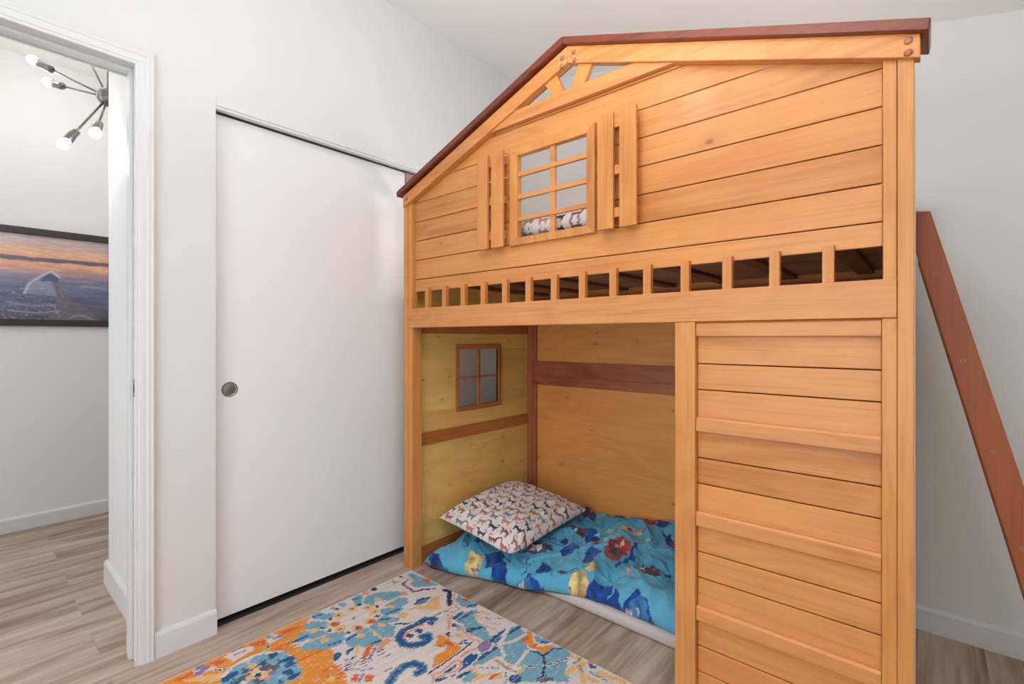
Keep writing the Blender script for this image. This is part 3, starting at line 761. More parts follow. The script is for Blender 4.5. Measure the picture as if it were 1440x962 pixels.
def baseboard(name, p0, p1, nrm, h=.09, t=.015):
    """runs from p0 to p1 on the floor; nrm points into the room"""
    p0 = Vector(p0+(0,)); p1 = Vector(p1+(0,)); n = Vector(nrm+(0,))
    prof = [(0, 0), (t, 0), (t, h-.012), (t-.004, h-.003), (t-.011, h), (0, h)]
    v = [tuple(p+n*a+Vector((0, 0, b))) for p in (p0, p1) for a, b in prof]; m = len(prof)
    bm = bmesh.new(); bv = [bm.verts.new(q) for q in v]
    bm.faces.new(bv[:m]); bm.faces.new(bv[m:][::-1])
    for i in range(m): bm.faces.new((bv[i], bv[(i+1) % m], bv[m+(i+1) % m], bv[m+i]))
    bmesh.ops.recalc_face_normals(bm, faces=bm.faces[:]); bm.verts.index_update()
    mb = MB().add([q.co[:] for q in bm.verts], [[w.index for w in fc.verts] for fc in bm.faces]); bm.free()
    return struct(name, mb, M_trim)
baseboard('baseboard_left', (XL, .4492), (XL, CY0), (1, 0))
baseboard('baseboard_back', (XL, YB), (XR, YB), (0, -1))
baseboard('baseboard_right', (XR, YF), (XR, YB), (-1, 0))
baseboard('baseboard_hall_far', (XH, -1.85), (XH, 2.2), (1, 0), .082)
baseboard('baseboard_hall_stub', (-2.815, .451), (XL-TH-.02, .451), (0, -1), .105)
baseboard('baseboard_hall_side', (-2.80, .437), (-2.80, 2.2), (-1, 0), .105)

# door casing with its moulded profile, swept up, over and down
def sweep_casing(mb, xw, sgn, y0, y1, z1, prof):
    m = len(prof); v = []; f = []
    for st in range(4):
        for d, tt in prof:
            x = xw+sgn*tt
            if st == 0: v.append((x, y1+d, 0))
            elif st == 1: v.append((x, y1+d, z1+d))
            elif st == 2: v.append((x, y0-d, z1+d))
            else: v.append((x, y0-d, 0))
    for st in range(3):
        for i in range(m):
            a, b = st*m+i, st*m+(i+1) % m
            f.append((a, b, b+m, a+m))
    f.append(tuple(range(m))); f.append(tuple(range(3*m, 4*m))[::-1])
    bm = bmesh.new(); bv = [bm.verts.new(q) for q in v]
    for q in f: bm.faces.new([bv[i] for i in q])
    bmesh.ops.recalc_face_normals(bm, faces=bm.faces[:]); bm.verts.index_update()
    mb.add([q.co[:] for q in bm.verts], [[w.index for w in fc.verts] for fc in bm.faces]); bm.free()
cprof = [(0, 0), (0, .009), (.002, .011), (.009, .011), (.012, .0135), (.020, .0145), (.030, .0145), (.034, .017), (.038, .0175), (.042, .0165), (.045, .018), (.050, .0185), (.053, .016), (.054, 0)]
mb = MB(); sweep_casing(mb, XL, 1, DY0+.005, DY1-.005, DZ-.005, cprof); sweep_casing(mb, XL-TH, -1, DY0+.005, DY1-.005, DZ-.005, cprof)
casing = struct('trim_1', mb, M_trim)
jb = MB()
jb.box(XL-TH, XL, DY1, DY1+.02, 0, DZ).box(XL-TH, XL, DY0-.02, DY0, 0, DZ).box(XL-TH, XL, DY0-.02, DY1+.02, DZ, DZ+.02)
sx0, sx1 = XL-.080, XL-.045
jb.box(sx0, sx1, DY1-.011, DY1, 0, DZ-.011, .002).box(sx0, sx1, DY0, DY0+.011, 0, DZ-.011, .002).box(sx0, sx1, DY0, DY1, DZ-.011, DZ, .002)
build('door_jamb', jb, M_trim, casing)
sk = MB().box(XL-.036, XL-.004, DY1-.0022, DY1+.001, .905, .965, .0008)
sk.tube((XL-.004, DY1-.001, .905), (XL-.004, DY1-.001, .965), .002, 8)
st_ = build('strike_plate', sk, M_steel, casing)
build('latch_hole', box(XL-.026, XL-.016, DY1-.0026, DY1-.0019, .922, .948), M_dark, st_)

# closet head track and sliding doors
mb = MB()
mb.box(XL-.030, XL+.006, CY0, CY1, CZ-.024, CZ+.006, .0015).box(XL-.024, XL+.002, CY0, CY1, CZ-.034, CZ-.024, .001).box(XL-.10, XL-.035, CY0, CY1, CZ-.02, CZ)
struct('trim_2', mb, M_trim)
d1 = struct('door_1', box(XL-.070, XL-.040, CY0-.035+.04, 1.533, .023, 1.968, .0015), M_door)
pm = MB().lathe((XL-.0405, .701, .906), (1, 0, 0), [(0, .0295), (.0015, .0295), (.0022, .028), (.0022, .0245), (.0005, .0235), (.0003, 0)], 40)
pl = build('door_pull', pm, M_steel, d1, True)
build('pull_cup', MB().lathe((XL-.0401, .701, .906), (1, 0, 0), [(0, .0232), (.0006, .022), (.0008, 0)], 40), plain('pull_cup_grey', (140,138,136), .5, .8), pl, True)
struct('door_2', box(XL-.108, XL-.080, 1.45, CY1-.002, .023, 1.968, .0015), M_door)
struct('trim_3', box(XL-.078, XL-.028, 1.545, 1.62, .0036, .022, .002), M_trim)
struct('door_gap_shade', box(XL-.109, XL-.030, CY0, CY1, 0, .0035), M_dark)  # dark strip painting the shade in the gap under the doors
struct('trim_4', box(XL-.078, XL-.034, 1.536, 1.62, 1.915, CZ-.036, .001), wood('track_cleat', (170,140,118), 1, None, 0, .6))

# ------------------------------------------------------------------ the house-shaped loft bed
XC = -.98
bed = thing('loft_bed', 'orange pine house-shaped loft bed with gabled roof trim, window and slatted guard rail', 'bed', (XC, 1.9, 0))
def at(v, y, ref=0.0):            # a length read on the plane y = 1.43, moved to a plane y
    return ref+(v-ref)*y/1.43
def zz(v, y): return at(v, y, 1.11)
def P(name, mb, mat, parent=bed, label=None, smooth=False, loc=None):
    o = build(name, mb, mat, parent, smooth, loc)
    if label: o['label'] = label
    return o
BV = .0022
PF, PBK = 1.425, 1.447            # front faces of posts, of the boarding
BX0, BX1 = -1.932, -.028
BACK = 2.385
def roofz(x): return 2.151-.366*abs(x-XC)      # top line of the rafters
# posts
for (x0, x1) in ((BX0, -1.903), (-.0575, BX1)):
    P('front_post', MB().box(x0, x1, PF, PF+.055, 0, roofz((x0+x1)/2)-.05, BV), M_wz)
for (x0, x1) in ((BX0+.02, -1.868), (-.092, BX1-.02)):
    P('back_post', MB().box(x0, x1, 2.342, BACK, 0, 1.62, BV), M_red_z)
P('edge_band', MB().box(-.0285, -.0262, 1.431, 1.478, 0, 1.72, .0006), M_edge, label='pale worn edge strip')
# upper boarding: seven horizontal boards cut by the roof line and the window
ux0, ux1 = -1.873, -.0855
edges_z = [1.3275, 1.386, 1.4775, 1.5690, 1.6605, 1.7520, 1.8435, 1.9350, 1.965]
ub = MB(); g = .0015
def board(x0, x1, z0, z1):
    def top(x): return min(z1, roofz(x)-.028)
    pts = [(x0, z0), (x1, z0)]
    xs = [x1, x0]
    # where the roof line crosses z1
    dx = (2.151-.028-z1)/.366; r = XC+dx; l = XC-dx
    tp = [(x1, top(x1))]
    if x0 < r < x1: tp.append((r, z1))
    if x0 < l < x1: tp.append((l, z1))
    tp.append((x0, top(x0)))
    pts += [p for p in tp]
    if top(x1) <= z0+.002 or top(x0) <= z0+.002:
        # slide the lower corners in
        rr = XC+(2.151-.028-z0)/.366; ll = XC-(2.151-.028-z0)/.366
        pts = [(max(x0, ll), z0), (min(x1, rr), z0)]
        if r < x1: pts.append((r, z1))
        else: pts.append((x1, z1))
        if l > x0: pts.append((l, z1))
        else: pts.append((x0, z1))
    ub.prism(pts, PBK, PBK+.012, 'y', .0020)
hx0, hx1 = -1.225, -.885
for i in range(len(edges_z)-1):
    z0, z1 = edges_z[i]+(g if i else 0), edges_z[i+1]-g
    if i in (2, 3, 4, 5): board(ux0, hx0, z0, z1); board(hx1, ux1, z0, z1)
    else: board(ux0, ux1, z0, z1)
P('upper_boarding', ub, M_wx)
bk = MB()   # dark backing, groove shade painted as its colour
for x0, x1 in ((ux0+.004, hx0-.004), (hx1+.004, ux1-.004)): bk.box(x0, x1, PBK+.009, PBK+.0125, 1.335, 1.73)
P('groove_backing', bk, M_groove)
for (x0, x1, z0) in ((-.0845, -.0585, 1.243), (-1.902, -1.875, 1.247)):
    P('upper_stile', MB().box(x0, x1, PF+.004, PF+.04, z0, roofz(x0)-.045, BV), M_wz)
# rafters, collar beam, fan struts
RF, RB = 1.4135, 1.4455
def rq(v): return at(v, RF)
def rafter(sgn):
    xe = rq(-.017) if sgn > 0 else rq(-1.946)
    ya = lambda x: zz(roofz(x*1.43/RF), RF)
    x0 = rq(XC)
    return [(x0, ya(x0)), (xe, ya(xe)), (xe, ya(xe)-.054), (x0, ya(x0)-.060)]
for s_ in (1, -1):
    r_ = P('rafter', MB().prism(rafter(s_), RF, RB, 'y', .0025), wood('rafter_pine_'+('right' if s_ > 0 else 'left'), (212,142,80), 0, None, .12, .36, .9))
def peg(x, z, y, r=.0085):
    P('wooden_peg', MB().lathe((x, y+.002, z), (0, -1, 0), [(0, r), (.0025, r), (.0055, r*.8), (.007, r*.4), (.0074, 0)], 20), M_peg, smooth=True)
for x, z in ((-.038, 1.789), (-.038, 1.762), (-.952, 2.118), (-.949, 2.088), (-1.001, 2.115), (-1.003, 2.086), (-1.916, 1.780)):
    peg(rq(x), zz(z, RF), RF)
cb = MB(); cz0, cz1 = 1.942, 1.992
def xr(z, off=.052): return (2.151-off-z)/.366
cb.prism([(XC-xr(cz0, .04), cz0), (XC+xr(cz0, .04), cz0), (XC+xr(cz1, .04), cz1), (XC-xr(cz1, .04), cz1)], 1.4235, 1.444, 'y', .002)
P('collar_beam', cb, M_rail)
for pts in ([(-1.040, 1.988), (-.990, 1.988), (-1.035, 2.085), (-1.090, 2.062)], [(-.962, 1.988), (-.908, 1.988), (-.868, 2.062), (-.922, 2.085)]):
    P('fan_strut', MB().prism([(at(a, 1.43), b) for a, b in pts], 1.4255, 1.444, 'y', .0015), M_wz)
# roof trim: dark caps, mitred at the ridge
CF, CB_ = 1.395, 1.525
for s_ in (1, -1):
    e = 0.002 if s_ > 0 else -1.953
    zt_ = lambda x: 2.1695-.366*abs(x-XC)+0.0
    P('roof_cap', MB().prism([(XC, zt_(XC)), (e, zt_(e)), (e-.004*s_, zt_(e)-.026), (XC, zt_(XC)-.026)], CF, CB_, 'y', .004), M_cap, label='dark red-brown roof trim board')
# window frame and glazing bars
WY = 1.432
wf_ = MB()
ox0, ox1, oz0, oz1, ix0, ix1, iz0, iz1 = -1.255, -.867, 1.468, 1.8465, -1.215, -.9005, 1.4975, 1.8165
for q in ([(ox0, oz0), (ox1, oz0), (ix1, iz0), (ix0, iz0)], [(ox0, oz1), (ix0, iz1), (ix1, iz1), (ox1, oz1)],
          [(ox0, oz0), (ix0, iz0), (ix0, iz1), (ox0, oz1)], [(ox1, oz0), (ox1, oz1), (ix1, iz1), (ix1, iz0)]):
    wf_.prism([(at(a, WY), zz(b, WY)) for a, b in q], WY, WY+.028, 'y', .0024)
wfr = P('window_frame', wf_, M_wz)
mb = MB().box(-1.0645, -1.042, WY+.009, WY+.022, 1.49, 1.825, .001)
for z in (1.745, 1.6565, 1.5705): mb.box(-1.22, -.895, WY+.006, WY+.020, z-.0085, z+.0085, .001)
P('glazing_bars', mb, M_rail, wfr)
# shutters: two upright boards on cleats, each side
SY = 1.405
for xs in (((-.857, -.797), (-.774, -.714)), ((-1.434, -1.375), (-1.355, -1.291))):
    for z in (1.52, 1.66, 1.815): P('shutter_cleat', MB().box(at(xs[0][0], SY)+.012, at(xs[1][1], SY)-.012, SY+.012, PBK, z-.016, z+.016, .001), M_rail)
    for a, b in xs: P('shutter_board', MB().box(at(a, SY), at(b, SY), SY, SY+.013, zz(1.473, SY), zz(1.862, SY), .0018), M_wz)
# balusters
b0 = P('baluster', MB().box(-.206, -.1805, 1.428, 1.448, 1.235, 1.34, .0012), M_wz, loc=(-.193, 1.438, 1.24))
for i in range(1, 14): clone(b0, Vector((b0.location.x-.1207*i, b0.location.y, b0.location.z)), bed)
# main front beam
P('front_beam', MB().box(-1.901, -.0585, 1.4245, 1.452, 1.1555, 1.2465, BV), M_rail)
# lower legs and doorway upright
P('front_leg', MB().box(-1.903, -1.869, 1.428, 1.485, 0, 1.155, BV), M_wz)
P('front_leg', MB().box(-.0865, -.0580, 1.428, 1.468, 0, 1.155, BV), M_wz)
P('doorway_upright', MB().box(-.5845, -.5235, 1.426, 1.462, 0, 1.155, BV), M_wz)
hg = MB().box(-.5862, -.584, 1.432, 1.450, .73, .80, .0006); P('hinge', hg, M_dark); P('hinge', MB().box(-.5862, -.584, 1.432, 1.450, .60, .625, .0006), M_dark)
# slatted siding to the right of the doorway
sb = MB(); bt = MB(); x0, x1 = -.5225, -.0875
per = .2785
top = 1.112
for kx in range(4):
    t0 = top-per*kx
    bz = [t0+.003, t0-.0805, t0-.157, t0-.246]
    for i in range(3): sb.box(x0, x1, 1.4445, 1.457, bz[i]-.0015, bz[i+1]+.0015, .0020)
P('siding_boards', sb, M_wx)
P('siding_backing', box(x0, x1, 1.454, 1.458, 0, 1.15), M_groove)  # same painted shade behind the siding joints
def batten(z0, z1, name='siding_batten'):
    pts = [(1.457, z0), (1.4325, z0), (1.4315, z0+.002), (1.4315, z1-.006), (1.437, z1), (1.457, z1)]
    P(name, MB().prism(pts, x0, x1, 'x', .0005), M_rail)
batten(1.1125, 1.155)
for kx in range(1, 4): batten(top-per*kx-.001, top-per*kx+.041)
batten(0, .041)
# left end panel with its window, seen from inside, and the right end panel
EX = -1.905
ew0, ew1, eh0, eh1 = 1.759, 2.070, .737, 1.046
ep = MB()
ep.box(EX-.012, EX, 1.485, 2.342, .04, eh0, .001).box(EX-.012, EX, 1.485, 2.342, eh1, 1.44, .001)
ep.box(EX-.012, EX, 1.485, ew0, eh0, eh1, .001).box(EX-.012, EX, ew1, 2.342, eh0, eh1, .001)
P('end_panel', ep, M_in_y)
def endbox(n, y0, y1, z0, z1, m=M_red_y, t=.008): P(n, MB().box(EX-.001, EX+t, y0, y1, z0, z1, .0015), m)
endbox('end_rail', 1.485, 2.342, .573, .634); endbox('end_rail', 1.485, 2.342, 1.128, 1.20); endbox('end_rail', 1.485, 2.342, .0, .075)
o0, o1, p0, p1 = 1.736, 2.093, .713, 1.073
q = MB(); fx = EX+.008
for pts in ([(o0, p0), (o1, p0), (ew1, eh0), (ew0, eh0)], [(o0, p1), (ew0, eh1), (ew1, eh1), (o1, p1)], [(o0, p0), (ew0, eh0), (ew0, eh1), (o0, p1)], [(o1, p0), (o1, p1), (ew1, eh1), (ew1, eh0)]):
    q.prism(pts, EX-.014, fx, 'x', .0015)
sw = P('end_window_frame', q, M_red_y)
q = MB().box(EX-.010, EX+.002, 1.907, 1.923, eh0, eh1, .001).box(EX-.010, EX+.002, ew0, ew1, .885, .897, .001)
P('end_glazing_bars', q, M_red_y, sw)
P('end_panel', MB().box(-.062, -.048, 1.48, 2.342, .03, 1.44, .001), M_in_y, label='right end panel behind the ladder')
# back panel
P('back_panel', MB().box(-1.868, -.092, 2.362, 2.374, .02, 1.60, .001), M_in_x)
P('back_rail', MB().box(-1.868, -.092, 2.350, 2.363, .876, .963, .0015), M_red_x)
P('back_rail', MB().box(-1.868, -.092, 2.350, 2.363, .819, .873, .0015), M_red_x)
P('back_stile', MB().box(-1.866, -1.840, 2.345, 2.3625, .02, .818, .0015), M_red_z)
P('back_stile', MB().box(-1.866, -1.840, 2.345, 2.3625, .965, 1.33, .0015), M_red_z)
P('back_rail', MB().box(-1.868, -.092, 2.335, 2.363, 1.30, 1.345, .0015), M_red_x)
# platform and slats above the doorway
P('platform', MB().box(-1.90, -.062, 1.462, 2.34, 1.372, 1.384, .001), M_plat)
sl0 = P('bed_slat', MB().box(-1.79, -1.735, 1.462, 2.34, 1.358, 1.3715, .001), M_slat, loc=(-1.76, 1.9, 1.36))
for i in range(1, 7): clone(sl0, Vector((sl0.location.x+.262*i, sl0.location.y, sl0.location.z)), bed)

# ------------------------------------------------------------------ the leaning ladder
lad = thing('ladder', 'brown wooden ladder leaning on the right end of the loft bed', 'ladder', (.27, 2.0, 0))
def lx(z): return .001+(1.467-z)*.2445
for y0, y1 in ((1.800, 1.824), (2.105, 2.129)):
    pts = [(-.031, 1.470), (.0, 1.466), (lx(0), 0), (lx(0)-.072, 0), (-.031, 1.352)]
    r_ = build('rail', MB().prism(pts, y0, y1, 'y', .0025), M_lad, lad)
    if y0 < 1.9:
        for x, z in ((.012, 1.290), (.067, 1.045), (.126, .807), (.180, .565), (.240, .323), (.300-.002, .083)):
            build('screw', MB().lathe((x, y0+.0005, z), (0, -1, 0), [(0, .0052), (.0008, .0052), (.0012, .004), (.0005, .003), (.0004, 0)], 16), M_brass, r_)
for x, z in ((.012, 1.290), (.067, 1.045), (.126, .807), (.180, .565), (.240, .323)):
    build('tread', MB().box(x-.022, x+.024, 1.824, 2.105, z-.009, z+.009, .002), M_lad, lad)

# ------------------------------------------------------------------ woven rug (dyes on a dense grid)
def shapes_mask(X, Y, sh):
    if sh[1] == 'o':
        (cx, cy) = sh[4]; return ((X-cx)/sh[2])**2+((Y-cy)/sh[3])**2 < 1
    if sh[1] == 0: return in_poly(X, Y, sh[2])
    return near_line(X, Y, sh[2], sh[1])
def rug():
    xs = np.concatenate([np.arange(-1.86, -.62, .0025), np.linspace(-.62, -.30, 40)])
    ys = np.concatenate([np.linspace(-.75, .42, 120)[:-1], np.arange(.42, 1.4151, .0025)])
    X, Y = np.meshgrid(xs, ys, indexing='ij'); nx, ny = X.shape
    # ragged weave: rows shifted along y, as the picks of the real rug
    row = np.floor(X/.0035)
    rg = np.random.RandomState(3); R = rg.rand(2048)-.5
    Yj = Y+R[row.astype(int) % 2048]*.011+(vnoise(X, Y, 260, 40, 2)-.5)*.006
    Xj = X+(vnoise(X, Y, 60, 160, 5)-.5)*.005
    # the part of the rug outside the picture repeats the pattern mirrored
    Yj = np.where(Yj < .40, .80-Yj, Yj); Yj = np.where(Yj > 1.415, 2.83-Yj, Yj)
    c = {k_: np.array(lin(v)) for k_, v in PAL.items()}
    A = np.empty((nx, ny, 3)); A[:] = c['w']
    for sh in RUG:
        if sh[1] == 'o':
            b = (sh[4][0]-sh[2], sh[4][0]+sh[2])
        else:
            b = (min(p[0] for p in sh[2])-.03, max(p[0] for p in sh[2])+.03)
        i0, i1 = np.searchsorted(xs, b[0]-.01), np.searchsorted(xs, b[1]+.01)
        if i1 <= i0: continue
        m = shapes_mask(Xj[i0:i1], Yj[i0:i1], sh)
        A[i0:i1][m] = c[sh[0]]
    # abrash: dye strength drifting along the rows, a little cream showing through
    ab = vnoise(X, Y, 180, 9, 7); A *= (.90+.16*ab)[..., None]
    th = vnoise(X, Y, 300, 60, 9); m = th > .86
    A[m] = A[m]*.45+c['w']*.55
    fl = vnoise(X, Y, 420, 200, 11); A *= (.93+.14*fl)[..., None]
    edge = (X < -1.852) | (Y > 1.409)
    A[edge] = A[edge]*.35+c['w']*.65*np.array([1, .93, .8])
    A = np.clip(A, 0, 1)
    Z = .0075+.0012*vnoise(X, Y, 400, 400, 13)
    Z[0, :] = 0.0; Z[-1, :] = 0.0; Z[:, 0] = 0.0; Z[:, -1] = 0.0
    V = np.stack([X, Y, Z], -1).reshape(-1, 3)
    i = np.arange(nx-1)[:, None]*ny+np.arange(ny-1)[None, :]
    Fq = np.stack([i, i+ny, i+ny+1, i+1], -1).reshape(-1, 4)
    me = bpy.data.meshes.new('rug'); me.vertices.add(len(V)); me.vertices.foreach_set('co', V.astype(np.float32).ravel())
    me.loops.add(len(Fq)*4); me.loops.foreach_set('vertex_index', Fq.astype(np.int32).ravel())
    me.polygons.add(len(Fq)); me.polygons.foreach_set('loop_start', np.arange(0, len(Fq)*4, 4, dtype=np.int32)); me.polygons.foreach_set('loop_total', np.full(len(Fq), 4, np.int32))
    me.update(); me.validate(); dye(me, A.reshape(-1, 3))
    me.materials.append(vcol('rug_wool', .95, .35, 700, .1, .002))
    o = bpy.data.objects.new('area_rug', me); C.objects.link(o)
    tag(o, 'flat area rug with distressed orange, cream and blue floral medallion pattern', 'rug')
rug()

# ------------------------------------------------------------------ grid cloth helper
def grid_obj(name, V, cols, mat, parent=None, closed_bottom=None, smooth=True):
    nx, ny, _ = V.shape
    vv = V.reshape(-1, 3); i = np.arange(nx-1)[:, None]*ny+np.arange(ny-1)[None, :]
    F_ = np.stack([i, i+ny, i+ny+1, i+1], -1).reshape(-1, 4)
    if closed_bottom is not None:
        B = closed_bottom.reshape(-1, 3); n = len(vv); vv = np.concatenate([vv, B]); F_ = np.concatenate([F_, F_[:, ::-1]+n])
        ring = [a*ny for a in range(nx)]+[(nx-1)*ny+b for b in range(1, ny)]+[a*ny+ny-1 for a in range(nx-2, -1, -1)]+[b for b in range(ny-2, 0, -1)]
        r2 = ring[1:]+ring[:1]
        F_ = np.concatenate([F_, np.array([[b, a, a+n, b+n] for a, b in zip(ring, r2)])])
        if cols is not None: cols = np.concatenate([cols.reshape(-1, 3)]*2)
    elif cols is not None: cols = cols.reshape(-1, 3)
    me = bpy.data.meshes.new(name); me.from_pydata(vv.tolist(), [], F_.tolist())
    bm = bmesh.new(); bm.from_mesh(me); bmesh.ops.recalc_face_normals(bm, faces=bm.faces[:]); bm.to_mesh(me); bm.free()
    me.update()
    if cols is not None: dye(me, np.clip(cols, 0, 1))
    me.polygons.foreach_set('use_smooth', [smooth]*len(me.polygons))
    me.materials.append(mat)
    o = bpy.data.objects.new(name, me); C.objects.link(o); o.parent = parent
    return o

# ------------------------------------------------------------------ the floor mattress pad and the comforter
pad = build('floor_mattress', MB().box(-1.80, -.16, 1.664, 2.345, 0.001, .046, .014), M_pad, None, True)
tag(pad, 'thin pale mattress pad lying on the floor under the blue comforter', 'mattress')
def comforter():
    us = np.linspace(0, 1, 520); vs = np.linspace(0, 1, 300)
    U, Vv = np.meshgrid(us, vs, indexing='ij')
    x = -1.868+U*(1.70)
    fxs = [-1.87, -1.80, -1.66, -1.50, -1.38, -1.25, -1.05, -.90, -.78, -.66, -.40, -.10]
    fys = [1.515, 1.500, 1.535, 1.585, 1.625, 1.655, 1.680, 1.700, 1.690, 1.684, 1.690, 1.70]
    front = np.interp(x, fxs, fys)+.020*(vnoise(x, x*0, 9, 1, 21)-.5)
    back = 2.345
    y = front+Vv*(back-front)
    d = (y-front)
    ef = np.sqrt(np.clip(1-(1-np.clip(d/.085, 0, 1))**2, 0, 1))
    eb = np.sqrt(np.clip(1-(1-np.clip((back-y)/.05, 0, 1))**2, 0, 1))*.35+.65
    el = np.sqrt(np.clip(1-(1-np.clip((x+1.868)/.09, 0, 1))**2, 0, 1))
    er = np.sqrt(np.clip(1-(1-np.clip((-.168-x)/.06, 0, 1))**2, 0, 1))
    E_ = ef*el*er
    H = .070+.048*np.clip(d/.55, 0, 1)+.018*(vnoise(x, y, 3.2, 3.0, 31)-.5)*2
    H = H*(.62+.38*np.clip((x+1.87)/.2, 0, 1))
    # puffs and pulled folds
    h = np.zeros(x.shape)
    for i in range(x.shape[0]):
        for j in range(0):
            pass
    wx = x+.05*(vnoise(x, y, 7, 7, 41)-.5); wy = y+.05*(vnoise(x, y, 7, 7, 42)-.5)
    r1 = 1-np.abs(vnoise(wx*1.0+wy*.7, wy*1.0-wx*.7, 9, 4.5, 43)*2-1)
    r2 = 1-np.abs(vnoise(wx*.8-wy*.8, wy+wx*.4, 15, 7, 44)*2-1)
    r3 = 1-np.abs(vnoise(wx*.3+wy*1.1, wx-wy*.2, 34, 14, 45)*2-1)
    h = .030*r1**2.2+.015*r2**3+.005*r3**2
    # tufts where the quilting is stitched down, on a loose grid
    for a in range(7):
        for b in range(3):
            cx = -1.72+a*.24+.05*math.sin(a*3.1+b*5.2); cy = 1.72+b*.23+.04*math.cos(a*2.3+b*1.7)
            r = np.hypot(x-cx, y-cy); th = np.arctan2(y-cy, x-cx)
            h -= .024*np.exp(-(r/.045)**2); h += .006*np.cos(th*7+a+b)*np.exp(-((r-.06)/.05)**2)
    under = np.where(x > -1.30, .026, .004)     # it lies on the mattress pad there
    under = .004+.040*np.clip((x+1.36)/.25, 0, 1)
    z = under+.012+E_*eb*(H+h*.9-.012)
    z = np.maximum(z, under+.010)
    # rolled front edge leans out a little
    y = y-.016*np.exp(-((d-.02)/.03)**2)*el
    zs = under+.012+E_*eb*(H-.012)
    seg = np.hypot(np.diff(y, axis=1), np.diff(zs, axis=1)); arc = np.concatenate([np.zeros((x.shape[0], 1)), np.cumsum(seg[:, ::-1], axis=1)], 1)[:, ::-1]
    yp = back-arc*.97                    # the cloth's own length, so the print is not stretched on the drop
    seg = np.hypot(np.diff(x, axis=0), np.diff(zs, axis=0)); arc = np.concatenate([np.zeros((1, x.shape[1])), np.cumsum(seg[::-1], axis=0)], 0)[::-1]
    xp = np.where(x < -1.5, -.168-arc+.05, x); xp = np.where(x > -1.75, x, np.minimum(xp, x))
    y = y-.026*(r1-.55)*np.exp(-((d-.05)/.05)**2)*el
    V = np.stack([x, y, z], -1)
    Bt = np.stack([x, np.where(Vv < .02, y+.012, y), np.minimum(under, z-.006)], -1)
    c = {k_: np.array(lin(v)) for k_, v in PALF.items()}
    A = np.empty(x.shape+(3,)); A[:] = np.array(lin((84,168,202)))
    t = vnoise(x, y, 5, 6, 51)[..., None]; A = A*(1-.45*t)+np.array(lin((118,188,212)))*.45*t
    t = np.clip(vnoise(x+y, y-x, 4, 7, 53)*2.2-1.35, 0, 1)[..., None]; A = A*(1-.55*t)+np.array(lin((44,128,176)))*.55*t
    x, y = xp, yp
    xj = x+(vnoise(x, y, 55, 55, 61)-.5)*.018; yj = y+(vnoise(x, y, 55, 55, 62)-.5)*.018
    rg = random.Random(8)
    allp = list(COMF)
    for kk, pts in allp:
        m = in_poly(xj, yj, pts); sh_ = np.clip(vnoise(x*1.0+y*.6, y-x*.5, 46, 30, 71)*1.6-.3, 0, 1)
        A[m] = c[kk]*(.55+.75*sh_[m])[:, None]
        if kk in 'rvysq':      # printed patches carry small details of other inks
            cx = sum(p[0] for p in pts)/len(pts); cy = sum(p[1] for p in pts)/len(pts)
            sp_ = max(max(p[0] for p in pts)-min(p[0] for p in pts), .03)
            for _ in range(16):
                ax = cx+rg.uniform(-.45, .45)*sp_; ay = cy+rg.uniform(-.4, .4)*sp_; rr = rg.uniform(.035, .11)*sp_
                mm = m & (((xj-ax)**2+(yj-ay)**2*2.2) < rr*rr)
                A[mm] = c[rg.choice({'r': 'rvwl', 'v': 'vwrn', 'y': 'yyvw', 's': 'slwv', 'q': 'qvw'}[kk])]*rg.uniform(.7, 1.05)
    # thin navy ink scribbles and leaves
    for _ in range(42):
        ax, ay = rg.uniform(-1.8, -.3), rg.uniform(1.58, 2.3); an = rg.uniform(0, 6.28); L_ = rg.uniform(.02, .06)
        pts = [(ax, ay), (ax+L_*math.cos(an), ay+L_*math.sin(an)), (ax+L_*1.4*math.cos(an+.5), ay+L_*1.4*math.sin(an+.5))]
        A[near_line(xj, yj, pts, rg.uniform(.003, .008))] = c['n']*.9
    A *= (.95+.08*vnoise(x, y, 240, 240, 63))[..., None]
    o = grid_obj('comforter', V, A, vcol('comforter_cloth', .78, .12, 900, .25, .001, 0, .2), closed_bottom=Bt)
    tag(o, 'rumpled bright blue printed comforter spread on the floor inside the loft bed', 'blanket')
comforter()

# ------------------------------------------------------------------ pillows printed with little long dogs
def dog_cols(S, T, seed):
    """S, T in metres over the cloth"""
    rg = random.Random(seed)
    A = np.empty(S.shape+(3,)); A[:] = np.array(lin((230,220,217)))
    inks = [lin(x) for x in ((176,112,92), (58,62,86), (120,134,136), (140,84,80), (186,136,116))]
    px, py = .076, .055
    r = 0
    for j in range(-1, int(T.max()/py)+2):
        for i in range(-1, int(S.max()/px)+2):
            cx = i*px+(j % 2)*px*.5; cy = j*py
            m0 = (np.abs(S-cx) < .045) & (np.abs(T-cy) < .045)
            if not m0.any(): continue
            ii = np.where(m0)
            s = (S[ii]-cx)/1.8; t = (T[ii]-cy)/1.7
            if (i+j) % 3 == 0: s = -s
            m = near_line(s, t, [(-.010, 0), (.009, .001)], .0085)
            m |= near_line(s, t, [(-.010, .001), (-.015, .010), (-.020, .011)], .0048)
            for q in (-.010, -.007, .006, .009): m |= near_line(s, t, [(q, 0), (q+.001, -.010)], .0026)
            m |= near_line(s, t, [(.010, .002), (.014, .006), (.014, .012), (.009, .014), (.006, .011)], .0022)
            col = np.array(inks[(i*2+j*3) % 5])
            sub = A[ii]; sub[m] = col; A[ii] = sub
    return A
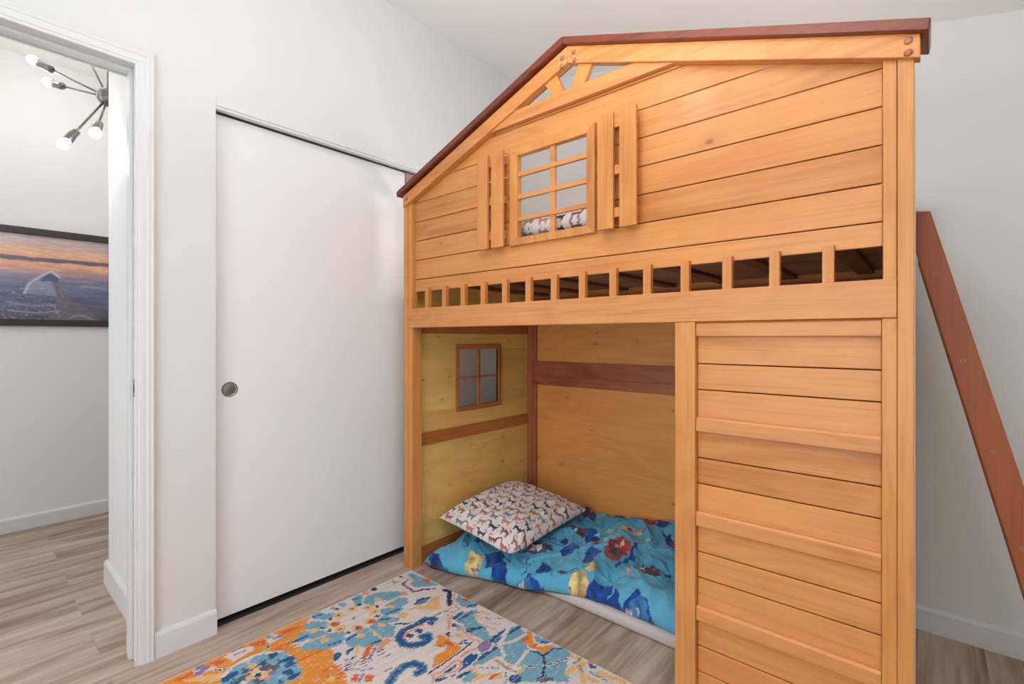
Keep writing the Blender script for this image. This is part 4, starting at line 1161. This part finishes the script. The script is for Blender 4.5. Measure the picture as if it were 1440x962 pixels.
def pillow(name, W_, D_, T_, seed, mat, nx=260, ny=200):
    us = np.linspace(-1, 1, nx); vs = np.linspace(-1, 1, ny)
    U, V_ = np.meshgrid(us, vs, indexing='ij')
    # pincushion outline: corners reach out, sides pull in
    cr = 1-np.where(U*V_ > 0, -.01, .075)*np.abs(U*V_)**5
    x = U*W_/2*(1-.035*(1-V_**2))*cr; y = V_*D_/2*(1-.04*(1-U**2))*cr
    prof = (np.clip(1-U**4, 0, 1)**.55)*(np.clip(1-V_**4, 0, 1)**.55)
    lump = .86+.20*vnoise(U+2, V_+2, 2.2, 2.0, seed)
    wr = (1-np.abs(vnoise(U+V_*.25+3, V_+3, 12, 1.5, seed+1)*2-1))**2*.016*np.clip(np.abs(U)*1.3-.1, 0, 1)
    wr = wr+(1-np.abs(vnoise(U*.8-V_*.8+3, V_+U+3, 5, 3.5, seed+2)*2-1))**2*.010
    top = T_/2*prof*lump+wr*prof**.5
    bot = -T_/2*prof*.55
    dt = np.hypot(np.diff(y, axis=1), np.diff(top, axis=1)); Tc = np.concatenate([np.zeros((nx, 1)), np.cumsum(dt, axis=1)], 1); Tc = Tc-Tc[:, ny//2:ny//2+1]+D_/2+.06
    ds = np.hypot(np.diff(x, axis=0), np.diff(top, axis=0)); Sc = np.concatenate([np.zeros((1, ny)), np.cumsum(ds, axis=0)], 0); Sc = Sc-Sc[nx//2:nx//2+1]+W_/2+.06
    cols = dog_cols(Sc, Tc, seed)
    return grid_obj(name, np.stack([x, y, top], -1), cols, mat, closed_bottom=np.stack([x, y, bot-.0008], -1))
M_pil = vcol('pillow_cotton', .82, .10, 900, .2, .001, 0, .15)
p1_ = pillow('pillow', .49, .58, .135, 70, M_pil)
p1_.location = (-1.622, 1.885, .200); p1_.rotation_euler = (math.radians(5), math.radians(6), math.radians(-1))
tag(p1_, 'cream pillow printed with small dogs lying on the blue comforter', 'pillow')
um = build('upper_mattress', MB().box(-1.885, -.075, 1.475, 2.335, 1.386, 1.455, .02), M_pad, None, True)
tag(um, 'thin pale mattress on the upper bunk behind the boarding', 'mattress')
p2_ = pillow('pillow', .62, .46, .16, 90, M_pil, 240, 180)
p2_.location = (-1.04, 1.715, 1.532); p2_.rotation_euler = (math.radians(-2), 0, 0)
tag(p2_, 'dog-print pillow on the upper bunk, seen through the loft bed window', 'pillow')

# ------------------------------------------------------------------ framed picture in the hall
pic = thing('framed_picture', 'black-framed photograph of a sunset over water hanging on the hall wall', 'picture', (XH, .20, 1.175))
fy0, fy1, fz0, fz1, fw = -.23, .640, 1.175, 1.745, .040
fb = MB(); fx0, fx1 = XH, XH+.022
fb.box(fx0, fx1, fy0, fy1, fz0, fz0+fw, .002).box(fx0, fx1, fy0, fy1, fz1-fw, fz1, .002).box(fx0, fx1, fy0, fy0+fw, fz0+fw, fz1-fw, .002).box(fx0, fx1, fy1-.004, fy1+fw-.004, fz0, fz1, .002)
build('frame', fb, M_black, pic)
def print_():
    ys = np.linspace(fy0+fw, fy1-.004, 330); zs = np.linspace(fz0+fw, fz1-fw, 220)
    Y, Z = np.meshgrid(ys, zs, indexing='ij'); t = (Z-zs[0])/(zs[-1]-zs[0])
    def mixv(stops):
        r = np.empty(t.shape+(3,)); tp = [s[0] for s in stops]
        cc = np.array([lin(s[1]) for s in stops])
        for q in range(3): r[..., q] = np.interp(t, tp, cc[:, q])
        return r
    A = mixv([(0, (92,88,104)), (.18, (104,104,128)), (.38, (108,118,150)), (.52, (150,140,158)), (.62, (222,168,142)), (.72, (232,176,146)), (.80, (236,184,152)), (.90, (196,176,176)), (1, (168,168,182))])
    hz = .735+.012*vnoise(Y, Z, 14, 0, 3)
    m = (t < hz) & (t > .70-.012*vnoise(Y, Z, 20, 0, 4)); A[m] = np.array(lin((112,104,120)))
    w = vnoise(Y, Z, 6, 60, 5); m = t < .68
    A[m] *= (.80+.4*w[m])[..., None]
    w = vnoise(Y, Z, 7, 40, 6); m = t > .75; A[m] = A[m]*(1-.35*w[m][..., None])+np.array(lin((244,190,150)))*.35*w[m][..., None]
    # splash of water thrown up, dark figure-like swell beside it
    def yz(px, py): return (.162+(px)/152*.47, 1.741-(py-316-px*.11)/(142-px*.1)*.566)
    S1 = [yz(*p) for p in ((32,402),(40,392),(55,384),(68,380),(80,388),(76,396),(70,394),(76,416),(32,412))]
    m = in_poly(Y, Z, S1); A[m] = A[m]*.55+np.array(lin((176,178,200)))*.45
    S2 = [yz(*p) for p in ((52,392),(68,380),(81,389),(76,397),(64,394),(54,396))]; m = in_poly(Y, Z, S2); A[m] = np.array(lin((96,100,128)))
    A[near_line(Y, Z, [yz(*p) for p in ((31,412),(38,398),(52,388),(68,381),(80,390))], .008)] = np.array(lin((206,200,214)))
    S3 = [yz(*p) for p in ((66,396),(78,396),(86,410),(98,424),(120,432),(140,450),(60,452),(74,430),(78,414))]; m = in_poly(Y, Z, S3); A[m] = A[m]*.3+np.array(lin((124,112,122)))*.7
    for a in (((8,424),(40,430),(74,428)),((10,436),(50,440),(80,436)),((92,448),(108,442),(128,448)),((112,402),(140,404),(152,408))):
        mm = near_line(Y, Z, [yz(*p) for p in a], .005); A[mm] = A[mm]*.4+np.array(lin((190,186,206)))*.6
    for _ in range(3):
        A = (A+np.roll(A, 1, 0)+np.roll(A, -1, 0)+np.roll(A, 1, 1)+np.roll(A, -1, 1))/5
    for sd, am in ((21, .10), (22, .10), (23, .08)):
        w = vnoise(Y, Z, 18*(sd-20), 140*(sd-20), sd); A *= (1-am+2*am*w)[..., None]
    sp_ = (vnoise(Y, Z, 90, 170, 31) > .80) & (t < .45) & (Y < .45) & (Y > .15); A[sp_] = A[sp_]*.6+np.array(lin((180,180,200)))*.4
    X = np.full(Y.shape, XH+.010)
    k = N('photo_print'); at_ = k.n('ShaderNodeAttribute', attribute_name='dye'); k.set(.12, .5, 0, at_.outputs['Color'])
    o = grid_obj('print', np.stack([X-pic.location.x, Y-pic.location.y, Z-pic.location.z], -1), A, k.m, pic, smooth=False)
print_()

# ------------------------------------------------------------------ hall chandelier
HUB = Vector((-3.1, .497, 2.307))
ch = thing('chandelier', 'brushed nickel starburst chandelier with glowing bulbs hanging in the hall', 'lamp', (HUB.x, HUB.y, 2.74))
build('canopy', MB().lathe((HUB.x, HUB.y, 2.7395), (0, 0, -1), [(0, .06), (.012, .06), (.022, .045), (.024, .008)], 32), M_steel, ch, True)
build('stem', MB().tube((HUB.x, HUB.y, 2.72), (HUB.x, HUB.y, HUB.z), .005), M_steel, ch, True)
bm = bmesh.new(); bmesh.ops.create_uvsphere(bm, u_segments=32, v_segments=20, radius=.045)
for v in bm.verts: v.co += HUB
bm.verts.index_update(); hm = MB().add([v.co[:] for v in bm.verts], [[w.index for w in q.verts] for q in bm.faces]); bm.free()
build('hub', hm, M_steel, ch, True)
TIPS = [(-3.387,.253,2.494), (-3.457,.314,2.432), (-2.923,.316,1.972), (-2.80,.405,2.017), (-3.326,.414,2.651), (-3.05,.86,2.50), (-3.30,.80,2.12), (-2.80,.76,2.40)]
for i, tp in enumerate(TIPS):
    tp = Vector(tp); d = (tp-HUB).normalized(); L_ = (tp-HUB).length
    arm = build('arm', MB().tube(HUB+d*.035, HUB+d*(L_-.095), .0048, 12), M_steel, ch, True)
    so = build('socket', MB().lathe(HUB+d*(L_-.105), d, [(0, .006), (.002, .0165), (.006, .018), (.078, .018), (.080, .0165), (.078, .014)], 24), M_steel, arm, True)
    build('bulb', MB().lathe(HUB+d*(L_-.030), d, [(0, .011), (.012, .016), (.026, .0215), (.038, .022), (.048, .0175), (.055, .009), (.057, 0)], 20), M_bulb, so, True)
for tp in TIPS[:4]+TIPS[5:]:
    d = (Vector(tp)-HUB).normalized(); point('bulb_light', Vector(tp)+d*.06, 1.0, (1, .95, .88), .03)
